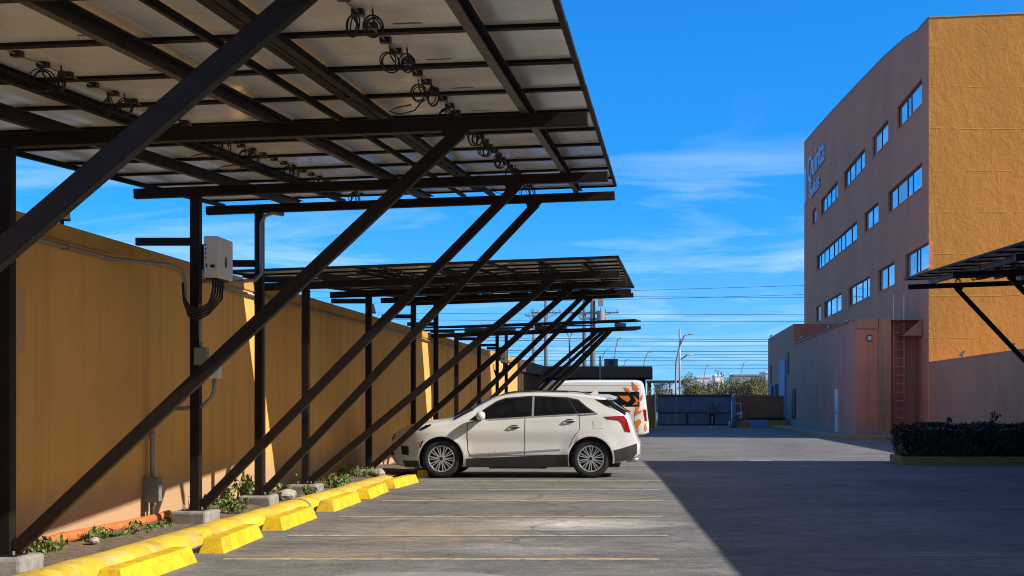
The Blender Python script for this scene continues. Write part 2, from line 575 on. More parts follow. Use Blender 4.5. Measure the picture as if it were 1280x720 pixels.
low.inputs['To Min'].default_value = 0.0; low.inputs['To Max'].default_value = 0.68
wt.links.new(sp.outputs[2], low.inputs['Value'])
cf = wm('MULTIPLY', cr_.outputs[0], low.outputs[0], True)
cm = wt.nodes.new('ShaderNodeMix'); cm.data_type = 'RGBA'
tint = wt.nodes.new('ShaderNodeMix'); tint.data_type = 'RGBA'; tint.blend_type = 'MULTIPLY'
tint.inputs[0].default_value = 1.0
wt.links.new(hs.outputs[0], tint.inputs[6]); tint.inputs[7].default_value = (0.32, 1.07, 1.40, 1)
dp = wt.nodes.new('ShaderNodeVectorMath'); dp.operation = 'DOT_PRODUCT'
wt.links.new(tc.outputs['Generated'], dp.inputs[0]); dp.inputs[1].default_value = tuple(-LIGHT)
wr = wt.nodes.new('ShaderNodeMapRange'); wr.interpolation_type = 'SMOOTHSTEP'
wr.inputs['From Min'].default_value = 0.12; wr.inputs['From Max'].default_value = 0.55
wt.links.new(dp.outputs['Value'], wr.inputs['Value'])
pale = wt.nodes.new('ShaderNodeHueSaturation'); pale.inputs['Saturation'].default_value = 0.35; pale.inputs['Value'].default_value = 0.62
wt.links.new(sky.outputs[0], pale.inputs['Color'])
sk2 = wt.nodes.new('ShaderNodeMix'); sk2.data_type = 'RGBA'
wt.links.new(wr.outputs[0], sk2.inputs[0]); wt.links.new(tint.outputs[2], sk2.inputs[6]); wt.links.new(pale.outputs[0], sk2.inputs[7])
hz_ = wt.nodes.new('ShaderNodeMapRange'); hz_.interpolation_type = 'SMOOTHSTEP'
hz_.inputs['From Min'].default_value = 0.16; hz_.inputs['From Max'].default_value = -0.02; hz_.inputs['To Max'].default_value = 0.55
wt.links.new(sp.outputs[2], hz_.inputs['Value'])
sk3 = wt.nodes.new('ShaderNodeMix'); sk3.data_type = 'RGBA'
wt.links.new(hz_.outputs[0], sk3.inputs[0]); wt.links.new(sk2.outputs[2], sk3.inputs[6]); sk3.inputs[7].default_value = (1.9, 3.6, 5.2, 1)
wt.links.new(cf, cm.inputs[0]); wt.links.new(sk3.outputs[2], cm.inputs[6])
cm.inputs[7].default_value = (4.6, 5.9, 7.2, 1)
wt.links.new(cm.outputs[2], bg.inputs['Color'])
bg.inputs['Strength'].default_value = 0.13

scene.view_settings.view_transform = 'Standard'
scene.view_settings.look = 'None'
scene.view_settings.gamma = 1.0
scene.view_settings.exposure = 0.5
scene.view_settings.use_curve_mapping = False
scene.cycles.max_bounces = 6
scene.cycles.diffuse_bounces = 4
scene.cycles.glossy_bounces = 3
scene.cycles.transmission_bounces = 2
scene.cycles.use_denoising = True
scene.cycles.pixel_filter_type = 'BLACKMAN_HARRIS'
scene.cycles.filter_width = 1.05
scene.cycles.sample_clamp_indirect = 6.0

# ------------------------------------------------------------------ ground
XW = -6.10       # face of the left boundary wall
XR = 11.40       # face of the right boundary wall
ys = [-400, -60, -10, 0, 5, 10, 15, 20, 25, 30, 40, 50, 60, 70, 85, 100, 140, 300, 900, 4500]
xs = [-4500, -600, -80, -20, -6, 0, 6, 12, 30, 90, 600, 4500]
gm = MB()
gm.v = [(x, y, g(y)) for y in ys for x in xs]
nx = len(xs)
for j in range(len(ys) - 1):
    for i in range(nx - 1):
        a = j * nx + i
        gm.f.append([a, a + 1, a + 1 + nx, a + nx]); gm.m.append(0)
tag(gm.build('ground', M['asphalt']), kind='structure')


def sheet(name, x0, x1, y0, y1, mat, dz=0.004, cuts=8):
    s = MB()
    for k in range(cuts + 1):
        y = y0 + (y1 - y0) * k / cuts
        s.v += [(x0, y, g(y) + dz), (x1, y, g(y) + dz)]
    for k in range(cuts):
        s.f.append([2 * k, 2 * k + 1, 2 * k + 3, 2 * k + 2]); s.m.append(0)
    return tag(s.build(name, mat), kind='structure')


# bay lines, hand-painted and a little ragged
for yl, x1 in ((9.7, 0.0), (11.97, 0.02), (14.03, 0.12), (16.35, 0.07), (18.92, 0.1), (21.2, 0.06), (23.55, 0.1), (27.0, 0.0), (29.4, 0.0), (31.8, 0.0), (34.2, 0.0)):
    s = MB()
    n = 40
    for k in range(n + 1):
        x = -4.05 + (x1 + 4.05) * k / n
        w = 0.058 + random.uniform(-0.008, 0.008)
        o = random.uniform(-0.006, 0.006)
        s.v += [(x, yl - w + o, g(yl) + 0.004), (x, yl + w + o, g(yl) + 0.004)]
    for k in range(n):
        s.f.append([2 * k, 2 * k + 2, 2 * k + 3, 2 * k + 1]); s.m.append(0)
    tag(s.build('bay_line', M['line_yellow']), kind='structure')
# faint seam line in the shaded half, and a worn white dash by its far edge
sheet('seam_line', 2.4, 7.5, 12.20, 12.225, M['line_yellow'], 0.004, 1)
sheet('painted_dash', 2.35, 2.85, 32.05, 32.18, M['white'], 0.004, 1)
# round concrete patch at the bottom of the picture
s = MB()
s.v = [(-2.0, 9.95, 0.004)] + [(-2.0 + 1.16 * math.cos(a), 9.95 + 1.12 * math.sin(a), 0.004) for a in [2 * PI * k / 48 for k in range(48)]]
s.f = [[0, 1 + k, 1 + (k + 1) % 48] for k in range(48)]; s.m = [0] * 48
tag(s.build('concrete_patch', M['sidewalk']), kind='structure')

# planting strip between kerb and wall
s = MB()
yy = [3 + 0.4 * k for k in range(int((56 - 3) / 0.4))]
xx = [XW, -5.9, -5.7, -5.5, -5.3, -5.1, -4.95]
for y in yy:
    for x in xx:
        s.v.append((x, y, g(y) + 0.06 + random.uniform(-0.02, 0.035)))
for j in range(len(yy) - 1):
    for i in range(len(xx) - 1):
        a = j * len(xx) + i
        s.f.append([a, a + 1, a + 1 + len(xx), a + len(xx)]); s.m.append(0)
tag(s.build('soil_strip', M['soil'], smooth=True), kind='structure')

# rounded yellow kerb, with a slight wander and one pale joint
kb = MB()
n = 60
prof = [(-0.20, -0.02), (-0.195, 0.06), (-0.16, 0.115), (-0.09, 0.14), (0.02, 0.143), (0.11, 0.122), (0.165, 0.07), (0.19, -0.02)]
for k in range(n + 1):
    y = 3.0 + (23.2 - 3.0) * k / n
    dx = 0.012 * math.sin(y * 1.7) + random.uniform(-0.006, 0.006)
    sc = 1 + random.uniform(-0.03, 0.03)
    if k == n: sc *= 0.72
    for px, pz in prof:
        kb.v.append((-4.86 + dx + px * sc, y + (0.02 if k == n else 0), pz * sc))
m_ = len(prof)
for k in range(n):
    for j in range(m_ - 1):
        a = k * m_ + j
        kb.f.append([a, a + 1, a + 1 + m_, a + m_]); kb.m.append(0)
kb.f.append(list(range(m_ - 1, -1, -1))); kb.m.append(0)
kb.f.append([n * m_ + j for j in range(m_)]); kb.m.append(0)
ko = kb.build('yellow_kerb', M['kerb_yellow'], smooth=True)
tag(ko, 'long rounded yellow painted kerb running beside the planting strip', 'kerb')
smooth_by_angle(ko, 60)
jt = MB()
for k in range(2):
    y = 17.33 + 0.09 * k
    for px, pz in prof:
        jt.v.append((-4.86 + 0.012 * math.sin(17.4 * 1.7) + px * 1.035, y, pz * 1.04 + 0.002))
for j in range(m_ - 1):
    jt.f.append([j, j + 1, j + 1 + m_, j + m_]); jt.m.append(0)
jt.build('pale_joint', M['concrete'], ko, local=True, smooth=True)

# wheel stops
stop_names = ['nearest yellow wheel stop, cut by the bottom edge of the photo', 'second nearest yellow wheel stop, chipped pale on its near end',
              'third nearest yellow wheel stop, with a worn pale patch on top', 'fourth nearest yellow wheel stop, beside the pale joint of the kerb',
              'second yellow wheel stop counted from the white car', 'yellow wheel stop beside the rounded end of the kerb',
              'dull yellow wheel stop in the dark under the car nose']
for (a, b), lab in zip(((10.15, 11.78), (12.42, 13.95), (14.6, 16.2), (17.1, 18.75), (19.25, 20.9), (21.55, 23.15), (24.55, 26.1)), stop_names):
    st = MB()
    nn = 10
    x0 = -4.37 - 0.012 * (a - 11.5) + random.uniform(-0.015, 0.015)
    skew = random.uniform(-0.012, 0.012)
    pr = [(-0.13, 0.0), (-0.11, 0.06), (-0.085, 0.145), (0.085, 0.148), (0.11, 0.06), (0.13, 0.0)]
    for k in range(nn + 1):
        y = a + (b - a) * k / nn
        for px, pz in pr:
            inset = 0.055 if (pz > 0.1) else (0.02 if pz > 0.03 else 0.0)
            yy_ = y + (inset if k == 0 else (-inset if k == nn else 0))
            st.v.append((x0 + skew * (k - 5) + px + random.uniform(-.003, .003), yy_, pz + g(y) + random.uniform(-.004, .004) * (pz > 0)))
    mm = len(pr)
    for k in range(nn):
        for j in range(mm - 1):
            q = k * mm + j
            st.f.append([q, q + 1, q + 1 + mm, q + mm]); st.m.append(0)
    st.f.append(list(range(mm - 1, -1, -1))); st.m.append(0)
    st.f.append([nn * mm + j for j in range(mm)]); st.m.append(0)
    o = st.build('wheel_stop', M['stop_yellow'], bevel=0.012)
    tag(o, lab, 'wheel stop', 'yellow wheel stops along the kerb')

# ------------------------------------------------------------------ left boundary wall
YEND = 56.0
WT = 3.29
w = MB()
seg = [2.0] + [2.0 + 2.7 * k for k in range(1, 21)]
for k in range(len(seg) - 1):
    y0, y1 = seg[k], min(seg[k + 1], YEND)
    w.v += [(XW, y0, g(y0) - 0.1), (XW, y0, WT - 0.17), (XW - 0.18, y0, WT - 0.17), (XW - 0.18, y0, g(y0) - 0.1)]
w.v += [(XW, YEND, g(YEND) - 0.1), (XW, YEND, WT - 0.17), (XW - 0.18, YEND, WT - 0.17), (XW - 0.18, YEND, g(YEND) - 0.1)]
k_ = len(seg) - 1
for k in range(k_):
    a, b = 4 * k, 4 * (k + 1)
    for j in range(4):
        w.f.append([a + j, a + (j + 1) % 4, b + (j + 1) % 4, b + j]); w.m.append(0)
w.f.append([0, 1, 2, 3]); w.m.append(0)
w.f.append([4 * k_ + 3, 4 * k_ + 2, 4 * k_ + 1, 4 * k_]); w.m.append(0)
lw = w.build('boundary_wall', M['wall'])
tag(lw, 'long ochre rendered boundary wall behind the left row of carports', 'wall')
cp = MB()
cp.box(XW - 0.21, XW + 0.025, 2.0, YEND, WT - 0.168, WT)
cp.build('coping', M['wall_cap'], lw, bevel=0.015)

# conduit under the coping, running to the near inverter
cd = MB()
cd.tube([(XW + 0.05, 2.5, 3.06), (XW + 0.05, 10, 3.06), (XW + 0.05, 14.2, 3.06), (-5.9, 14.5, 3.06), (-5.62, 14.75, 3.05), (-5.52, 14.85, 3.0), (-5.48, 14.88, 2.85), (-5.48, 14.88, 2.62)], 0.022, 8)
o = cd.build('wall_conduit', M['galv'], smooth=True)
tag(o, 'thin grey conduit under the wall coping bending down at the inverter post', 'conduit')
cl = MB()
for y in np.arange(3.5, 14, 1.6):
    cl.box(XW + 0.0, XW + 0.078, y, y + 0.03, 3.03, 3.09)
cl.build('clip', M['galv'], o)
cd = MB()
cd.tube([(XW + 0.05, 17.9, 3.06), (XW + 0.05, 26, 3.06), (XW + 0.05, 36, 3.06), (XW + 0.05, 55, 3.06)], 0.022, 8)
o = cd.build('wall_conduit', M['galv'], smooth=True)
tag(o, 'thin grey conduit under the coping of the farther part of the wall', 'conduit')

# standpipe with grey box at the foot of the wall
o = thing('conduit_riser', 'grey conduit riser with a square grey box low on the ochre wall', 'conduit', (-6.03, 15.3, 0.05))
t_ = MB(); t_.tube([(-6.03, 15.3, 0.05), (-6.03, 15.3, 0.8), (-6.03, 15.3, 1.22), (-6.0, 15.3, 1.36), (-5.9, 15.28, 1.39), (-5.62, 15.2, 1.39), (-5.50, 15.1, 1.40), (-5.44, 15.05, 1.46), (-5.42, 15.02, 1.6), (-5.42, 15.0, 1.75)], 0.027, 10)
t_.cyl((-6.03, 15.3, 1.02), (-6.03, 15.3, 1.10), 0.036, 10)
t_.build('pipe', M['galv'], o, smooth=True)
t_ = MB(); t_.box(-6.095, -5.92, 15.2, 15.32, 0.28, 0.57); t_.box(-6.10, -5.915, 15.185, 15.203, 0.27, 0.58)
t_.build('meter_box', M['greybox'], o, bevel=0.008)

# orange drain pipe lying at the wall foot
t_ = MB(); t_.tube([(-5.93, 8 + 0.8 * k, 0.10 + 0.012 * math.sin(k * 1.3)) for k in range(10)] + [(-5.93, 15.55, 0.10)], 0.055, 12)
t_.cyl((-5.93, 12.6, 0.10), (-5.93, 12.8, 0.11), 0.066, 12)
o = t_.build('drain_pipe', M['pipe_orange'], smooth=True); tag(o, 'weathered orange drain pipe lying along the foot of the wall', 'pipe')
t_ = MB(); t_.tube([(-5.75, 21.2, 0.14), (-5.6, 22.2, 0.13)], 0.07, 12)
o = t_.build('drain_pipe', M['pipe_orange'], smooth=True); tag(o, 'short orange pipe stub among weeds near the kerb end', 'pipe')

# ------------------------------------------------------------------ solar carports
PW, PL = 1.13, 1.975     # module width (depth direction) and length (across)


def solar_panel_mesh():
    p = MB()
    w2, l2 = PW / 2 - 0.0012, PL / 2 - 0.0012
    fr, th = 0.040, 0.042
    # frame returns (seen from below)
    for x0, x1, y0, y1 in ((-l2, l2, -w2, -w2 + fr), (-l2, l2, w2 - fr, w2), (-l2, -l2 + fr, -w2 + fr, w2 - fr), (l2 - fr, l2, -w2 + fr, w2 - fr)):
        p.box(x0, x1, y0, y1, 0, th, 0)
    p.box(-l2 + fr, l2 - fr, -w2 + fr, w2 - fr, 0.024, 0.029, 1)
    p.box(-l2 + fr, l2 - fr, -w2 + fr, w2 - fr, 0.0295, 0.035, 2)
    p.box(-0.09, 0.09, w2 - fr - 0.15, w2 - fr - 0.11, 0.0235, 0.0245, 3)
    ob = p.build('solar_panel', [M['alu_black'], M['panel_back'], M['panel_top'], M['purlin']])
    me = ob.data
    bpy.data.objects.remove(ob)
    return me


def ring_pts(c, r, nx_, tilt, n=14, squash=1.0):
    rot = Euler((tilt, 0, nx_)).to_matrix()
    return [Vector(c) + rot @ Vector((r * math.cos(2 * PI * k / n), 0, r * squash * math.sin(2 * PI * k / n))) for k in range(n)]


def loop_mesh(kind):
    rnd = random.Random(kind)
    p = MB()
    for c0 in ((-0.02, -0.05), (0.05, 0.06)):
        rr = rnd.uniform(0.052, 0.068)
        rz = rnd.uniform(-0.7, 0.7)
        for q in range(3):
            p.tube(ring_pts((c0[0] + rnd.uniform(-.012, .012), c0[1] + rnd.uniform(-.015, .015), -rr - 0.035 + rnd.uniform(-.012, .012)), rr + rnd.uniform(-.008, .008), rz + rnd.uniform(-.2, .2), rnd.uniform(-.15, .15), 14, 1.1), 0.005, 5, closed=True)
        p.tube([(c0[0], c0[1], 0.02), (c0[0], c0[1] + 0.01, -0.05), (c0[0] + 0.02, c0[1] + 0.02, -0.09)], 0.006, 5)
    if kind % 3 == 0:
        p.tube([(0, 0, -0.12), (-0.08, 0.02, -0.2), (-0.2, 0.05, -0.22), (-0.3, 0.06, -0.19), (-0.22, 0.03, -0.17), (-0.1, 0, -0.16)], 0.006, 5)
    ob = p.build('cable_loop', M['black'], smooth=True)
    me = ob.data
    bpy.data.objects.remove(ob)
    return me


def jbox_mesh():
    p = MB()
    for y in (-0.36, 0.0, 0.36):
        p.box(-0.035, 0.035, y - 0.03, y + 0.03, -0.012, 0.023, 0)
    p.tube([(0, -0.56, 0.008), (0, -0.3, 0.0), (0.01, 0, 0.004), (0, 0.3, 0.0), (0, 0.56, 0.008)], 0.006, 5, 1)
    ob = p.build('junction_box', [M['black'], M['galv']])
    me = ob.data
    bpy.data.objects.remove(ob)
    return me


PANEL, JBOX, LOOPS = solar_panel_mesh(), jbox_mesh(), [loop_mesh(k) for k in range(5)]


def carport(label, frames, y0, rows, zend, xe, xbeam0, xbeam1, xpost, xbrace, panel_x, sx, sy, purlins, rails, cables, wallx, lift=0.0):
    """xe: x of the free beam end, zend(y): beam centre height there"""
    ym = frames[0]
    o = thing('solar_carport', label, 'solar carport', (xpost, ym, g(ym)), 'steel solar carports')

    def zb(x, y): return zend(y) + sx * (x - xe)
    sgn = 1 if xe > xpost else -1
    BH, BW = 0.115, 0.085
    for y in frames:
        b = MB(); b.bar((xbeam0, y, zb(xbeam0, y)), (xbeam1, y, zb(xbeam1, y)), BW, BH)
        b.build('beam', M['steel'], o, bevel=0.008)
        p = MB(); zt = zb(xpost, y) - BH / 2
        p.box(xpost - 0.055, xpost + 0.055, y - 0.055, y + 0.055, g(y) + 0.20, zt)
        p.box(xpost - 0.13, xpost + 0.13, y - 0.11, y + 0.11, g(y) + 0.196, g(y) + 0.212)
        p.build('post', M['steel'], o, bevel=0.008)
        xt = xbrace
        br = MB()
        br.bar((xpost + sgn * 0.075, y, g(y) + 0.25), (xt, y, zb(xt, y) - BH / 2 - 0.005), 0.078, 0.105)
        br.build('brace', M['steel'], o, bevel=0.006)
        gp = MB()
        zf = zb(xt, y) - BH / 2
        gp.prism([(xt - 0.15, zf + 0.0), (xt + 0.08, zf), (xt + 0.02, zf - 0.06), (xt - 0.12, zf - 0.10)] if sgn > 0 else [(xt + 0.15, zf), (xt - 0.08, zf), (xt - 0.02, zf - 0.06), (xt + 0.12, zf - 0.10)], 'y', y - 0.046, y - 0.038)
        gp.build('gusset_plate', M['steel'], o)
        bo_ = MB()
        for a_, b_ in ((-1, -1), (1, -1), (1, 1), (-1, 1)):
            bo_.cyl((xpost + a_ * 0.1, y + b_ * 0.085, g(y) + 0.21), (xpost + a_ * 0.1, y + b_ * 0.085, g(y) + 0.245), 0.012, 6)
        bo_.build('anchor_bolts', M['galv'], o)
        st = MB(); st.bar((wallx, y, 3.345), (xpost - sgn * 0.055, y, 3.345), 0.07, 0.09)
        st.build('wall_strut', M['steel'], o, bevel=0.006)
        ft = MB()
        hw = 0.22
        ft.v = [(xpost + a * hw + random.uniform(-.03, .03), y + b_ * hw + random.uniform(-.03, .03), g(y) + c) for c in (-0.05, 0.2) for a, b_ in ((-1, -1), (1, -1), (1, 1), (-1, 1))]
        ft.f = [[0, 3, 2, 1], [4, 5, 6, 7], [0, 1, 5, 4], [1, 2, 6, 5], [2, 3, 7, 6], [3, 0, 4, 7]]; ft.m = [0] * 6
        ft.build('footing', M['concrete'], o, bevel=0.03)
    y1 = y0 + rows * PW
    ztop = BH / 2
    for x in purlins:
        p = MB()
        ya, yb = y0 + 0.05, y1 - 0.05
        za, zb_ = zb(x, ya) + ztop, zb(x, yb) + ztop
        p.bar((x, ya, za + 0.06), (x, yb, zb_ + 0.06), 0.006, 0.116)
        p.bar((x + 0.03, ya, za + 0.005), (x + 0.03, yb, zb_ + 0.005), 0.06, 0.006)
        p.bar((x + 0.03, ya, za + 0.115), (x + 0.03, yb, zb_ + 0.115), 0.06, 0.006)
        p.build('purlin', M['purlin'], o)
        for y in frames:
            c = MB(); c.box(x - 0.012, x - 0.004, y - 0.05, y + 0.05, zb(x, y) + ztop - 0.03, zb(x, y) + ztop + 0.1)
            c.build('cleat', M['steel'], o)
    for x, wd in rails:
        p = MB()
        ya, yb = y0 + 0.02, y1 - 0.02
        p.bar((x, ya, zb(x, ya) + ztop + 0.094), (x, yb, zb(x, yb) + ztop + 0.094), wd, 0.05)
        p.build('rail', M['alu_black'], o)
    rot = Euler((math.atan(sy), -math.atan(sx), 0)).to_matrix().to_4x4()
    base = world_loc(o)
    for ci, xc in enumerate(panel_x):
        for r in range(rows):
            yc = y0 + (r + 0.5) * PW
            q = bpy.data.objects.new('solar_panel', PANEL)
            COL.objects.link(q)
            q.parent = o
            jit = Matrix.Translation((0, random.uniform(-.0006, .0006), random.uniform(0, .004)))
            q.matrix_local = Matrix.Translation(Vector((xc, yc, zb(xc, yc) + ztop + 0.123 + lift)) - base) @ jit @ rot
            off = cables[ci]
            if off is not None:
                j = bpy.data.objects.new('junction_box', JBOX); COL.objects.link(j); j.parent = q
                j.location = (off, 0, 0.0)
                lp = bpy.data.objects.new('cable_loop', LOOPS[(r * 2 + ci) % 5]); COL.objects.link(lp); lp.parent = q
                lp.location = (off + random.uniform(-.03, .03), random.uniform(-.2, .2), 0.0)
                lp.rotation_euler = (0, 0, random.uniform(-.5, .5))
    return o


LPX = [-0.57 - PL * (k + 0.5) for k in range(3)]
LPUR = (-1.12, -3.24, -5.10)
LRAIL = ((-2.34, 0.06), (-2.74, 0.03), (-4.48, 0.06), (-6.2, 0.05))
SX = 0.037
c1 = carport('nearest solar carport, overhead at upper left, cable loops under its panels', (6.0, 10.63, 15.0, 17.4), 18.35 - 12 * PW, 12, lambda y: 3.82 + 0.066 * (y - 10.63),
             -0.57, -6.12, -0.57, -5.40, -1.63, LPX, SX, 0.066, LPUR, LRAIL, (-0.22, -0.66, None), XW, 0.03)
c2 = carport('second solar carport, seen edge-on above the hood of the white car', (19.7, 24.0, 28.4, 31.3), 19.2, 12, lambda y: 3.43 + 0.054 * (y - 19.7),
             -0.57, -6.12, -0.57, -5.40, -1.63, LPX, SX, 0.054, LPUR, LRAIL, (-0.22, -0.66, None), XW, 0.03)
c3 = carport('farthest solar carport on the left, a thin dark edge above the white van', (34.5, 38.9, 43.3, 45.9), 33.9, 11, lambda y: 3.42 + 0.058 * (y - 34.5),
             -0.57, -6.12, -0.57, -5.40, -1.63, LPX, SX, 0.058, LPUR, LRAIL, (None, None, None), XW, 0.03)
RPX = [5.84 + PL * (k + 0.5) for k in range(4)]  # last column, over the wall and out of view, added to widen the shadow
c4 = carport('long solar carport on the right, its corner in front of the orange hotel wall', (3.0, 7.45, 11.9, 16.4, 20.9, 25.35, 29.8), 30.3 - 25 * PW, 25, lambda y: 4.12 + 0.034 * (y - 29.8),
             5.85, 5.85, 13.3, 10.70, 6.97, RPX, SX, 0.034, (6.4, 8.5, 10.4, 12.6), ((7.6, 0.10), (8.0, 0.045), (9.75, 0.10), (11.5, 0.06)), (0.17, 0.3, None, None), XR)

# ------------------------------------------------------------------ inverters
def inverter(x0, y0, z0, s, label):
    o = thing('inverter', label, 'inverter', (x0, y0, z0), 'solar inverters on carport posts')
    b = MB(); b.box(x0, x0 + 0.17 * s, y0, y0 + 0.53 * s, z0, z0 + 0.48 * s)
    b.build('casing', M['whitebox'], o, bevel=0.02, segs=3)
    d = MB()
    pts = [(0.035 * math.cos(a), 0.065 * math.sin(a)) for a in [2 * PI * k / 20 for k in range(20)]]
    d.prism([(y0 + 0.27 * s + p[0], z0 + 0.2 * s + p[1]) for p in pts], 'x', x0 + 0.169 * s, x0 + 0.176 * s)
    d.build('display', M['black'], o)
    d = MB(); d.prism([(y0 + 0.27 * s + p[0] * .6, z0 + 0.2 * s + p[1] * .75) for p in pts], 'x', x0 + 0.176 * s, x0 + 0.178 * s)
    d.build('display_window', M['greybox'], o)
    k = MB()
    k.prism([(x0 + 0.11 + 0.028 * math.cos(a), z0 + 0.13 + 0.02 * math.sin(a)) for a in [2 * PI * j / 12 for j in range(12)]], 'y', y0 - 0.02, y0 + 0.001)
    for zz in (0.22, 0.27, 0.32, 0.37):
        k.box(x0 + 0.02, x0 + 0.035, y0 - 0.003, y0 + 0.001, z0 + zz, z0 + zz + 0.018)
    k.box(x0 + 0.03, x0 + 0.045, y0 - 0.006, y0 + 0.001, z0 + 0.12, z0 + 0.16)
    k.build('isolator_switch', M['black'], o)
    c = MB()
    for i in range(5):
        yy_ = y0 + 0.08 + 0.08 * i
        c.cyl((x0 + 0.09, yy_, z0 + 0.002), (x0 + 0.09, yy_, z0 - 0.075), 0.02, 8)
    c.box(x0 + 0.01, x0 + 0.15, y0 + 0.04, y0 + 0.45, z0 - 0.02, z0 + 0.001)
    c.build('connectors', M['black'], o)
    h = MB()
    for i in range(5):
        yy_ = y0 + 0.08 + 0.08 * i
        dd = 0.03 * i
        h.tube([(x0 + 0.09, yy_, z0 - 0.06), (x0 + 0.085, yy_ - 0.02, z0 - 0.17 - dd * .4), (x0 + 0.04, y0 + 0.06, z0 - 0.30 - dd), (x0 - 0.06, y0 - 0.0, z0 - 0.37 - dd), (x0 - 0.16, y0 - 0.02, z0 - 0.33 - dd), (x0 - 0.215, y0 - 0.03, z0 - 0.22 - dd * .5), (x0 - 0.23, y0 - 0.03, z0 - 0.06)], 0.0125, 6)
    h.build('cable', M['black'], o, smooth=True)
    bk = MB(); bk.box(x0 - 0.07, x0 - 0.001, y0 + 0.12, y0 + 0.2, z0 + 0.1, z0 + 0.4)
    bk.build('bracket', M['alu_black'], o)
    return o


inverter(-5.25, 14.82, 2.91, 1.0, 'white wall-box inverter with oval display on the post by the near wall')
inverter(-5.25, 43.0, 2.75, 1.0, 'distant white inverter on a post of the farthest carport')

# switch boxes and conduit on the inverter post
o = thing('switch_box', 'pair of small pale switch boxes on the inverter post behind the brace', 'switch box', (-5.3, 14.9, 1.6))
b = MB(); b.box(-5.37, -5.22, 14.84, 14.93, 1.90, 2.10); b.build('upper_box', M['greybox'], o, bevel=0.008)
b = MB(); b.box(-5.22, -5.08, 14.86, 14.96, 1.74, 1.93); b.build('lower_box', M['whitebox'], o, bevel=0.008)
b = MB()
b.tube([(-5.31, 14.88, 2.6), (-5.31, 14.88, 2.36), (-5.3, 14.88, 2.1)], 0.02, 8)
b.build('flexible_conduit', M['galv'], o, smooth=True)
b = MB()
b.tube([(-5.15, 14.9, 1.74), (-5.15, 14.9, 1.62), (-5.18, 14.9, 1.52), (-5.26, 14.9, 1.44), (-5.31, 14.9, 1.40)], 0.025, 8)
b.build('flexible_conduit', M['galv'], o, smooth=True)
b = MB(); b.tube([(-5.05, 17.33, 4.0), (-5.2, 17.32, 4.02), (-5.3, 17.31, 3.98), (-5.345, 17.305, 3.88), (-5.345, 17.305, 3.5), (-5.345, 17.305, 3.2), (-5.4, 17.2, 3.1), (-5.6, 17.0, 3.06), (-6.04, 16.9, 3.06)], 0.026, 8)
o = b.build('curved_conduit', M['galv'], smooth=True); tag(o, 'hooked grey conduit on the last post of the nearest carport', 'conduit')

# ------------------------------------------------------------------ floodlights
def floodlight(x, y, z, dx, dy, s, label, tilt=0.9):
    o = thing('floodlight', label, 'floodlight', (x, y, z), 'floodlights on walls')
    b = MB()
    b.box(-0.02 * s, 0.02 * s, -0.02 * s, 0.02 * s, 0, 0.07 * s)
    b.bar((-0.06 * s, 0, 0.07 * s), (0.06 * s, 0, 0.07 * s), 0.03 * s, 0.012 * s)
    ob = b.build('bracket', M['black'], o, local=True)
    h = MB()
    h.box(-0.09 * s, 0.09 * s, -0.018 * s, 0.018 * s, -0.11 * s, 0.11 * s)
    for k in range(5):
        h.box((-0.07 + 0.032 * k) * s, (-0.06 + 0.032 * k) * s, 0.018 * s, 0.03 * s, -0.09 * s, 0.09 * s)
    hd = h.build('lamp_head', M['black'], o, local=True, bevel=0.006)
    hd.location = (0, 0, 0.17 * s)
    hd.rotation_euler = (-tilt, 0, math.atan2(dy, dx) + PI / 2)
    gl = MB(); gl.box(-0.08 * s, 0.08 * s, -0.022 * s, -0.0185 * s, -0.10 * s, 0.10 * s)
    gl.build('lens', M['lamp_glass'], hd, local=True)
    return o


floodlight(XW - 0.06, 13.25, WT, 1, -0.9, 0.85, 'floodlight on the left wall top beside the nearest big brace', 0.35)
floodlight(XW - 0.06, 27.6, WT, 1, -0.9, 1.0, 'floodlight on the left wall top under the second carport', 0.4)

# ------------------------------------------------------------------ right boundary wall
w = MB(); w.box(XR, XR + 0.18, -5, 53.6, -0.3, 3.04)
rw = w.build('boundary_wall', M['wall_right']); tag(rw, 'plain brown rendered boundary wall behind the hedge on the right', 'wall')
c = MB(); c.box(XR - 0.015, XR + 0.195, -5, 53.6, 3.041, 3.09); c.build('coping', M['wall_right'], rw, bevel=0.01)
floodlight(XR + 0.09, 48.2, 3.09, -1, -0.3, 0.95, 'pale floodlight on the right wall top, farther of the two', 0.7)
floodlight(XR + 0.09, 41.4, 3.09, -1, -0.3, 0.95, 'pale floodlight on the right wall top, nearer of the two', 0.7)

# ------------------------------------------------------------------ hotel tower
HY0, HY1, HX0, HX1 = 53.65, 99.0, 11.4, 46.0


def hx(px, X=HX0): return X * F / (px - VX)      # image column on the facade -> depth


roof_pts = [(53.65, 17.5), (56.0, 17.62), (58.6, 18.05), (64.2, 18.7), (72, 19.35), (80, 20.0), (85.2, 20.4), (92, 20.9), (99.0, 21.35)]


def roof(y): return float(np.interp(y, [p[0] for p in roof_pts], [p[1] for p in roof_pts]))


